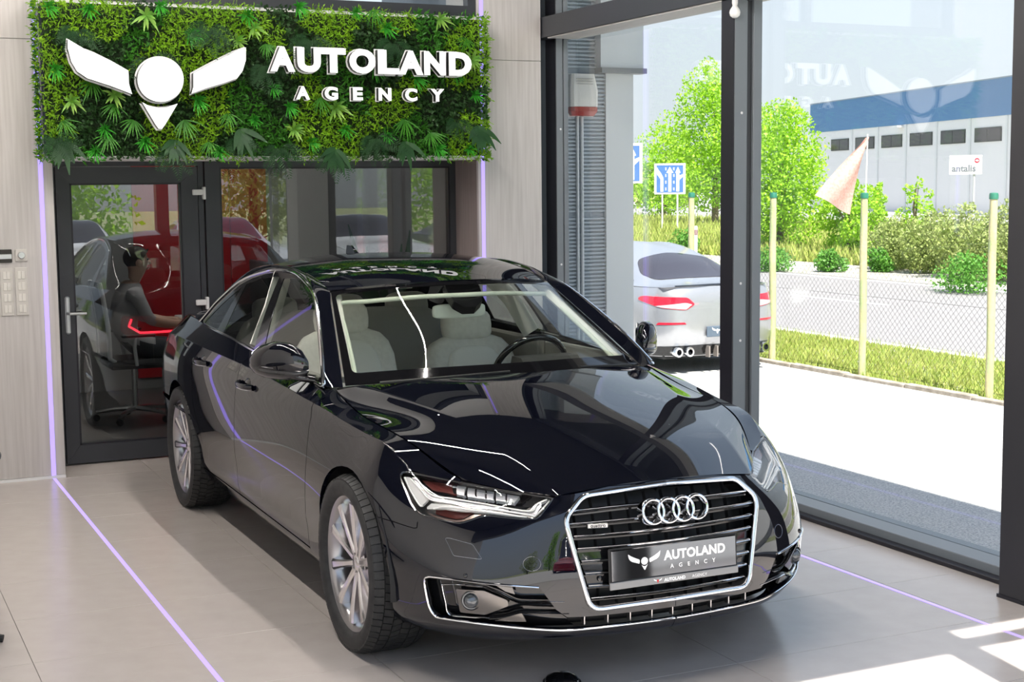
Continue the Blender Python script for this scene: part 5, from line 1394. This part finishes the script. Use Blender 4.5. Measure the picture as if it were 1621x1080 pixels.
# --- wheels: modelled once around the axle (y), outer face towards -y
RIMF = mat('wheel_machined_face', (.75, .73, .74), .16, metal=1.)
RIMD = mat('wheel_barrel', (.40, .39, .40), .28, metal=1.)
ROTOR = mat('brake_disc', (.35, .34, .33), .35, metal=1.)
def wheel_meshes():
    rim = MB().lathe([(.245, .11), (.250, .10), (.240, .07), (.232, -.04), (.238, -.075), (.250, -.090), (.262, -.0985), (.2655, -.1), (.266, -.095), (.262, -.088), (.256, -.07), (.252, .0), (.258, .10)], 'y', 72)
    tyre_prof = [(.262, .105), (.275, .118), (.305, .124), (.328, .118), (.339, .104), (.343, .08), (.3435, .0), (.343, -.08), (.339, -.104), (.328, -.118), (.305, -.1245), (.285, -.122), (.272, -.112), (.264, -.096)]
    tyre = MB().lathe(tyre_prof, 'y', 96)
    # tread blocks
    tread = MB()
    nb = 66
    for row, (y0, y1, r0, r1, ph, sk) in enumerate([(-.117, -.083, .3305, .3445, 0, .00), (-.079, -.040, .3435, .3445, .5, .03), (-.036, -.001, .3440, .3445, .2, -.03), (.001, .036, .3440, .3445, .7, .03), (.040, .079, .3445, .3435, 0, -.03), (.083, .117, .3445, .3305, .5, .0)]):
        for k in range(nb):
            a0 = 2*math.pi*(k+ph)/nb; a1 = a0+2*math.pi/nb*.86
            vs = []
            for dr in (-.006, .006):
                for (a, y, r, s_) in ((a0, y0, r0, 0), (a1, y0, r0, 0), (a1, y1, r1, sk), (a0, y1, r1, sk)):
                    vs.append(((r+dr)*math.sin(a+s_), y, (r+dr)*math.cos(a+s_)))
            tread.add(vs, [(4, 5, 6, 7), (0, 1, 5, 4), (1, 2, 6, 5), (2, 3, 7, 6), (3, 0, 4, 7)])
    # one spoke pointing up; faceted ridge
    sp_ = []
    for r, hw_, yo, yi in ((.040, .0150, -.074, -.03), (.09, .0140, -.081, -.045), (.15, .0155, -.088, -.056), (.21, .0200, -.094, -.062), (.240, .0240, -.096, -.055)):
        sp_.append([(-hw_*1.25, yi, r), (-hw_, yo+.006, r), (-hw_*.55, yo, r), (hw_*.55, yo, r), (hw_, yo+.006, r), (hw_*1.25, yi, r)])
    spoke = MB().rings(sp_)
    hub = MB().lathe([(0, -.077), (.026, -.077), (.030, -.074), (.034, -.070), (.058, -.066), (.068, -.058), (.072, -.02), (.072, .03)], 'y', 40)
    bolt = MB().lathe([(0, -.071), (.0085, -.071), (.0095, -.064), (.0095, -.055)], 'y', 12, (0, 0, .0555))
    disc = MB().lathe([(.05, -.035), (.085, -.035), (.09, .0), (.178, .0), (.178, .026), (.09, .026)], 'y', 48)
    cal = MB().rings([[(r*math.sin(a), y, r*math.cos(a)) for r, y in ((.125, -.025), (.205, -.025), (.210, .05), (.125, .05))] for a in np.linspace(R(60), R(115), 9)])
    return dict(rim=rim.mesh('rim', RIMD, 40), tyre=tyre.mesh('tyre', RUBBER, 60), tread=tread.mesh('tread_blocks', RUBBER, 0), spoke=spoke.mesh('spoke', RIMF, 30),
                hub=hub.mesh('hub', RIMF, 40), bolt=bolt.mesh('wheel_bolt', SATIN, 40), disc=disc.mesh('brake_disc', ROTOR, 40), cal=cal.mesh('brake_caliper', mat('caliper_grey', (.12, .12, .13), .4), 40))
WM = wheel_meshes()
def wheel(x, y, rot, phase):
    o = link('wheel', WM['rim'], car); o.location = (x, y, .3435); o.rotation_euler = (0, 0, rot)
    for k in ('tyre', 'hub', 'disc', 'cal'): link(WM[k].name, WM[k], o)
    tag(link('tread_blocks', WM['tread'], o), kind='stuff')
    for k in range(10):
        s_ = link('spoke', WM['spoke'], o); s_.rotation_euler = (0, R(36*k+phase), 0)
    for k in range(5):
        s_ = link('wheel_bolt', WM['bolt'], o); s_.rotation_euler = (0, R(72*k+18+phase), 0)
wheel(0, -.815, 0, 4); wheel(-2.912, -.810, 0, 12); wheel(0, .815, R(180), 9); wheel(-2.912, .810, R(180), 0)
# wheel housings and floor pan
for x in (0, -2.912):
    rs = [[(x+r*math.cos(a), -y, .335+r*math.sin(a)) for y in (.60, .90)] for a in np.linspace(R(-6), R(186), 25) for r in (.415,)]
    both(MB().rings(rs, close=False), 'wheel_housing', MATBLK, car)
    rs = [[(x+r*math.cos(a), -.60, .335+r*math.sin(a)) for r in (.02, .42)] for a in np.linspace(R(-14), R(194), 25)]
    both(MB().rings(rs, close=False), 'wheel_housing_inner', MATBLK, car)
MB().box(-3.75, .52, -.56, .56, .20, .24).box(-2.45, -.47, -.82, .82, .20, .25).box(-.46, -.42, -.80, .80, .25, .86).box(-.44, .70, -.55, .55, .62, .66).build('floor_pan', MATBLK, car)

# --- cabin
CREAM = mat('leather_cream', (.82, .79, .73), .5, noise=(40, (.76, .73, .67), .4, .6), bump=(300, .1, .001))
CABIN = mat('cabin_dark', (.035, .034, .033), .6)
GREIGE = mat('cabin_greige', (.42, .40, .36), .6)
LINER = mat('headliner', (.74, .72, .66), .9)
def cushion(mb, c, hx, hy, hz, tilt=0., e=.45, n=18, m=10):
    """rounded block (superellipsoid) with centre c, half sizes, tilted about y"""
    def sg(v, p): return math.copysign(abs(v)**p, v)
    rs = []
    for i in range(m+1):
        t = -math.pi/2+math.pi*i/m; t = max(min(t, math.pi/2-.03), -math.pi/2+.03)
        ring = []
        for k in range(n):
            a = 2*math.pi*k/n
            p = Vector((hx*sg(math.cos(t), e)*sg(math.cos(a), e), hy*sg(math.cos(t), e)*sg(math.sin(a), e), hz*sg(math.sin(t), e)))
            p.rotate(Matrix.Rotation(tilt, 3, 'Y'))
            ring.append((c[0]+p.x, c[1]+p.y, c[2]+p.z))
        rs.append(ring)
    return mb.rings(rs)
for y, dx_, dz_ in ((-.37, .06, -.02), (.37, -.07, -.10)):
    nm = 'front_seat'
    st = cushion(MB(), (-1.62+dx_, y, .80+dz_), .075, .265, .33, R(-20), .5).build(nm, CREAM, car, 60)
    cushion(MB(), (-1.30+dx_, y, .53+dz_*.6), .27, .26, .09, R(-6), .5).build('seat_cushion', CREAM, st, 60)
    cushion(MB(), (-1.72+dx_, y, 1.165+dz_), .055, .14, .085, R(-12), .55).build('headrest', CREAM, st, 60)
    for d in (-.05, .05):
        MB().cyl((-1.71+dx_, y+d, 1.0+dz_), (-1.715+dx_, y+d, 1.12+dz_), .007).build('headrest_post', SATIN, st)
    cushion(MB(), (-1.555+dx_, y, .81+dz_), .03, .17, .27, R(-20), .6).build('seat_insert', mat('leather_light', (.88, .86, .81), .5, bump=(300, .1, .001)), st, 60)
rs_ = cushion(MB(), (-2.62, 0, .78), .09, .64, .34, R(-24), .35).build('rear_seat', GREIGE, car, 60)
cushion(MB(), (-2.25, 0, .50), .28, .64, .10, 0, .35).build('seat_cushion', GREIGE, rs_, 60)
for y in (-.40, 0, .40): cushion(MB(), (-2.74, y, 1.10), .05, .13, .085, R(-12), .5).build('headrest', GREIGE, rs_, 60)
MB().box(-3.35, -2.78, -.62, .62, .98, 1.0).build('parcel_shelf', CABIN, car)
# dashboard
prof = [(-.50, .55), (-.47, .90), (-.44, .955), (-.60, .965), (-.78, .945), (-.90, .915), (-.93, .86), (-.90, .70), (-.86, .55)]
dsh = MB().rings([[(x-.0*abs(y), y, z-.02*(abs(y)/.7)**2) for x, z in prof] for y in np.linspace(-.70, .70, 9)]).build('dashboard', CABIN, car)
MB().rings([[(x, y, z) for x, z in ((-.72, .93), (-.80, 1.0), (-.90, 1.0), (-.93, .93))] for y in (.22, .30, .37, .44, .52)]).build('instrument_hood', CABIN, dsh)
MB().box(-1.7, -.88, -.12, .12, .45, .72, bev=.03).build('centre_console', CABIN, dsh)
sw = MB()
wc = Vector((-1.02, .37, .92)); ax = Vector((-.86, 0, .5)).normalized(); e1 = Vector((0, 1, 0)); e2 = ax.cross(e1)
sw.tube([tuple(wc+e1*math.cos(2*math.pi*k/36)*.185+e2*math.sin(2*math.pi*k/36)*.185) for k in range(36)], .0165, 10, closed=True)
swo = sw.build('steering_wheel', GLOSSBLK, car, 60)
cushion(MB(), tuple(wc-ax*.01), .035, .085, .07, R(-30), .6).build('airbag_cover', CABIN, swo, 60)
for d in (e1, -e1, e2*.9): MB().tube([tuple(wc+d*.05), tuple(wc+d*.18)], 1, 8, flat=(.008, .02)).build('wheel_spoke', SATIN, swo, 60)
# headliner, pillar trims, door cards
rl = [[(p[0]*1.0, p[1], p[2]-.022) for p in ROOF.ev([s_]*13, np.linspace(-.56, .56, 13))] for s_ in np.linspace(.03, 1.72, 12)]
MB().rings(rl, close=False).build('headliner', LINER, car, 180)
pin = [tuple(np.array(p)+np.array([-.03, .035, -.02])) for p in ic[4:32]]
both(MB().tube(pin, 1, 8, flat=(.02, .03)), 'pillar_trim', LINER, car, 60)
pin = SIDE.ev(*SIDE.px([(447, 437), (432, 490), (409, 551)], -.05).T, -.05)
both(MB().tube([tuple(p) for p in pin], 1, 8, flat=(.02, .05), up=(1, 0, 0)), 'pillar_trim', LINER, car, 60)
for x0, x1 in ((-1.60, -.62), (-2.5, -1.68)):
    both(MB().box(x0, x1, -.79, -.74, .35, .985, bev=.01), 'door_card', GREIGE, car)
# interior mirror and sensor housing
cushion(MB(), (-1.03, .005, 1.216), .016, .135, .034, 0, .4).build('rear_view_mirror', mat('mirror_housing_cream', (.62, .66, .60), .4), car, 60)
MB().rings([[(x, -w, z), (x, w, z), (x-.03, w, z-.035), (x-.03, -w, z-.035)] for x, w, z in ((-.985, .085, 1.352), (-.95, .085, 1.315), (-.90, .07, 1.27), (-.88, .03, 1.245))]).build('sensor_housing', GLOSSBLK, car)
for sg in (-1, 1): MB().box(-1.36, -1.17, .33*sg-.16, .33*sg+.16, 1.322, 1.336, bev=.005).build('sun_visor', LINER, car)
# pale trim of roof edge and pillars just inside the windscreen
lp_ = [(.10, -.654), (.30, -.657), (.50, -.661), (.68, -.662), (.68, -.50), (.68, -.25), (.68, 0), (.68, .25), (.68, .50), (.68, .662), (.50, .661), (.30, .657), (.10, .654)]
lp_ = np.array(lp_); P = WS.ev(lp_[:, 0], lp_[:, 1], -.045)
MB().tube([tuple(p) for p in smooth_poly(P, 4, False)], 1, 8, flat=(.011, .011)).build('windscreen_trim', mat('trim_pale', (.62, .66, .56), .7), car, 60)
# ------------------------------------------------------------------ parked cars outside
_rowf = [0, .2, .43, .65, .86, 1]; _roww = [.93, .99, 1, .995, .972, .93]; _rowx = [.09, .02, 0, .012, .03, .06]
def shell_cols(spec):
    out = []
    for x, w, sh, e in spec:       # e: +1 tail columns pull forward, -1 nose columns pull back
        out.append([(x+e*rx, w*ww, .19+(sh-.19)*f) for f, ww, rx in zip(_rowf, _roww, _rowx)])
    return out
_cs = shell_cols([(-1.02, 0, .945, 1), (-1.0, .36, .945, 1), (-.93, .66, .94, 1), (-.74, .84, .935, .7), (-.40, .902, .93, .2), (0, .908, .925, 0), (.7, .905, .915, 0), (1.7, .90, .90, 0), (2.6, .90, .85, 0), (3.1, .875, .79, -.1), (3.45, .74, .72, -.6), (3.64, .42, .70, -1), (3.69, 0, .70, -1)])
_q = np.array([[c[2][0], c[2][1]] for c in _cs]); _k = np.concatenate([[0], np.cumsum(np.linalg.norm(np.diff(_q, axis=0), axis=1))])
_fu = mir_cols(_cs[1:3])[::-1]+_cs+mir_cols(_cs[-3:-1])[::-1]
CS = Surf([[(x, -w, z) for x, w, z in c] for c in _fu], np.concatenate([-_k[1:3][::-1], _k, 2*_k[-1]-_k[-3:-1][::-1]]), [0, .15, .32, .48, .64, .75], None, -1)
if CS.nrm([_k[6]], [.3])[0][1] > 0: CS.flip = 1
_top = [
 [(-.955, 0, .955), (-.955, .40, .95), (-.90, .62, .945), (-.86, .72, .94)],
 [(-.60, 0, .985), (-.60, .45, .975), (-.56, .68, .96), (-.52, .80, .935)],
 [(-.10, 0, 1.15), (-.12, .42, 1.12), (-.14, .64, 1.05), (-.10, .82, .935)],
 [(.45, 0, 1.30), (.42, .36, 1.28), (.40, .585, 1.21), (.40, .83, .93)],
 [(.95, 0, 1.36), (.95, .36, 1.345), (.95, .60, 1.27), (.95, .83, .92)],
 [(1.45, 0, 1.33), (1.42, .38, 1.31), (1.38, .63, 1.22), (1.45, .83, .915)],
 [(2.10, 0, .99), (2.05, .42, .98), (1.98, .70, .95), (1.95, .82, .91)],
 [(2.75, 0, .90), (2.75, .42, .89), (2.75, .66, .87), (2.75, .82, .84)],
 [(3.55, 0, .715), (3.50, .38, .71), (3.40, .55, .715), (3.30, .74, .73)]]
CT = sheet(_top, [0, .36, .88, 1.45, 1.95, 2.45, 3.2, 3.85, 4.65], [0, .4, .66, .86])
if CT.nrm([1.9], [0.])[0][2] < 0: CT.flip = -1
SILVER = mat('silver_paint', (.50, .50, .52), .28, metal=.7, coat=.8)
DKGLS = mat('dark_car_glass', (.035, .03, .038), .05, spec=.7)
def arcs(cx): return CS.xz(arc_xz(cx, .33, .365, -14, 194, 18))
def coupe_meshes():
    out = {}
    r_a, f_a = arcs(0), arcs(2.84)
    ra_ = [tuple(p) for p in r_a[::-1]]; fa_ = [tuple(p) for p in f_a[::-1]]
    k1 = _k[-1]
    poly = [(0, 0), (min(p[0] for p in ra_), 0)]+ra_+[(max(p[0] for p in ra_), 0), (min(p[0] for p in fa_), 0)]+fa_+[(max(p[0] for p in fa_), 0), (k1, 0), (k1, .75), (0, .75)]
    return poly
_cp = coupe_meshes()
def build_coupe(root, paint, full):
    sh_ = pmesh('body_shell', [trim(CS, _cp, h=.09, bh=.05, gap=0, skirt=.03)], paint, root, 'join')
    tp = pmesh('upper_body', [trim(CT, [(0, -.86), (4.65, -.86), (4.65, .86), (0, .86)], h=.1, bh=.06, gap=0, skirt=0)], paint, root, None)
    pmesh('rear_window', [trim(CT, rounded([(.50, -.52), (.85, -.64), (1.16, -.56), (1.24, 0), (1.16, .56), (.85, .64), (.50, .52), (.46, 0)], .1), h=.1, gap=0, skirt=.003, off=.005)], DKGLS, root, None)
    pmesh('windscreen', [trim(CT, rounded([(2.30, -.58), (3.12, -.62), (3.16, 0), (3.12, .62), (2.30, .58)], .08), h=.1, gap=0, skirt=.003, off=.005)], DKGLS, root, None)
    pmesh('side_window', [trim(CT, rounded([(.75, -.76), (1.35, -.69), (2.25, -.68), (2.95, -.80), (2.2, -.815), (1.0, -.815)], .05), h=.1, gap=0, skirt=.003, off=.005)], DKGLS, root)
    for x in (0, 2.84):
        for y, rz in ((-.80, 0), (.80, R(180))):
            w_ = link('wheel', CW['tyre'], root); w_.location = (x, y, .33); w_.rotation_euler = (0, 0, rz); w_.scale = (.96, .96, .96)
            link('rim', CW['rim'], w_)
    MB().box(-.8, 3.4, -.7, .7, .16, .6).build('underbody', MATBLK, root)
    if not full: return
    RED_L = mat('coupe_lamp_red', (.55, .01, .03), .12, coat=.8); PINK = mat('coupe_lamp_clear', (.75, .45, .48), .15, coat=.8)
    ryz = lambda pts: CS.inv(lambda P: P[:, [1, 2]], pts, 0, lambda P, N: N[:, 0] < -.08)
    def rp_(pts, nm, m_, off=.006, r=.015): return pmesh(nm, [trim(CS, ryz(rounded(pts, r)), h=.06, bh=.03, gap=0, skirt=.012, off=off)], m_, root)
    tls = rp_([(-.38, .755), (-.47, .83), (-.86, .845), (-.88, .79), (-.75, .72), (-.50, .695)], 'tail_light', RED_L, r=.03)
    cl = rp_([(-.42, .755), (-.50, .775), (-.80, .742), (-.74, .725), (-.50, .702)], 'tail_light_clear', PINK, .009)
    par2(cl, tls)
    rp_([(-.50, .545), (-.52, .565), (-.78, .565), (-.80, .54)], 'rear_reflector', RED_L, .006, .008)
    MB().tube([tuple(p) for p in CT.ev([.02]*15, np.linspace(-.62, .62, 15), .008)], 1, 8, flat=(.006, .02)).build('boot_spoiler', GLOSSBLK, root, 60)
    pz = MB().box(-1.045, -1.03, -.26, .26, .40, .515, bev=.004).build('number_plate', mat('plate_slate', (.10, .13, .17), .3), root)
    for poly in LOGO: MB().prism([(a*.15, b*.15) for a, b in poly], .002, lambda u, v, w_: (-1.046-w_, .12-u, .465+v)).build('plate_emblem', WHITE, pz)
    pmesh('diffuser', [trim(CS, ryz(rounded([(-.84, .20), (-.80, .30), (-.30, .315), (0, .315), (0, .20)], .02)), h=.06, bh=.03, gap=0, skirt=.01, off=.006)], GLOSSBLK, root, 'join')
    for k in range(-2, 3): MB().box(-1.04, -.96, k*.11-.008, k*.11+.008, .18, .30).build('diffuser_fin', mat('fin_grey', (.25, .22, .2), .4), root)
    for s_ in (-1, 1):
        for y in (.46, .60): MB().lathe([(.030, .06), (.032, -.06), (.052, -.06), (.055, -.05), (.05, .06)], 'x', 22, (-.955+(y-.4)*.12, y*s_, .245)).build('tailpipe', CHROME, root)
    for s_ in (-1, 1): MB().box(1.55, 1.72, s_*.95-.07, s_*.95+.07, .93, 1.05, bev=.03).build('door_mirror', paint, root)
CW = {'tyre': MB().lathe([(.225, .10), (.30, .115), (.335, .09), (.34, 0), (.335, -.09), (.30, -.115), (.235, -.1)], 'y', 40).mesh('wheel', RUBBER, 60),
      'rim': MB().lathe([(0, -.05), (.06, -.06), (.20, -.075), (.238, -.098), (.24, -.06)], 'y', 20).mesh('rim', RIMD, 20)}
cpe = empty('silver_coupe', (9.29, 15.02, ZG), R(90)); cpe.scale = (1, .985, 1.055); tag(cpe, 'silver coupe with red tail lights and quad exhausts parked on the gravel outside', 'car')
build_coupe(cpe, SILVER, True)
LOTP = [('lot_red', (.45, .012, .02)), ('lot_white', (.70, .70, .70)), ('lot_silver', (.42, .43, .45)), ('lot_white', (.70, .70, .70)), ('lot_black', (.02, .02, .025)), ('lot_red', (.45, .012, .02))]
proto_lot = empty('parked_car', (1.0, -6.4, -.05), R(90)); build_coupe(proto_lot, mat('lot_red', (.45, .012, .02), .25, coat=.8), False)
LT = 'red car parked first in the forecourt row, mirrored in the door glass'
tag(proto_lot, LT, 'car', 'cars parked on the forecourt')
labs = ['white car parked second in the forecourt row', 'silver car parked third in the forecourt row', 'white car parked fourth in the forecourt row', 'black car parked fifth in the forecourt row', 'red car parked sixth in the forecourt row']
for k, lab in enumerate(labs):
    c_ = cptree(proto_lot); c_.location = (1.0+2.55*(k+1), -6.4-.1*(k % 2), -.05); tag(c_, lab, 'car', 'cars parked on the forecourt')
    nm_, colr = LOTP[k+1]
    for q in c_.children:
        if q.name.startswith(('body_shell', 'upper_body')):
            q.material_slots[0].link = 'OBJECT'; q.material_slots[0].material = mat(nm_, colr, .25, coat=.8)
# ------------------------------------------------------------------ small things at the frame edge
st = empty('side_table', (.0, 6.22, 0)); tag(st, 'round black table with splayed foot cut off by the left edge of the picture', 'table')
MB().lathe([(0, .725), (.60, .725), (.612, .735), (.612, .742), (.60, .75), (0, .75)], 'z', 64).build('table_top', MATBLK, st)
MB().cyl((0, 0, .06), (0, 0, .725), .03).build('column', MATBLK, st)
for k in range(4):
    a = R(-18+90*k); MB().tube([(0, 0, .11), (.3*math.cos(a), .3*math.sin(a), .07), (.60*math.cos(a), .60*math.sin(a), .016)], [.03, .024, .016], 10).build('foot', MATBLK, st)
rd = empty('door_stop', (2.354, 4.60, 0)); tag(rd, 'round black dome on the floor at the bottom edge in front of the sedan', 'door stop')
MB().lathe([(0, .035), (.03, .033), (.055, .022), (.065, .006), (.066, 0), (0, 0)], 'z', 32).build('dome', GLOSSBLK, rd, 60)
MB().lathe([(.066, 0), (.070, 0), (.070, .004), (.066, .005)], 'z', 32).build('rim', MATBLK, rd)
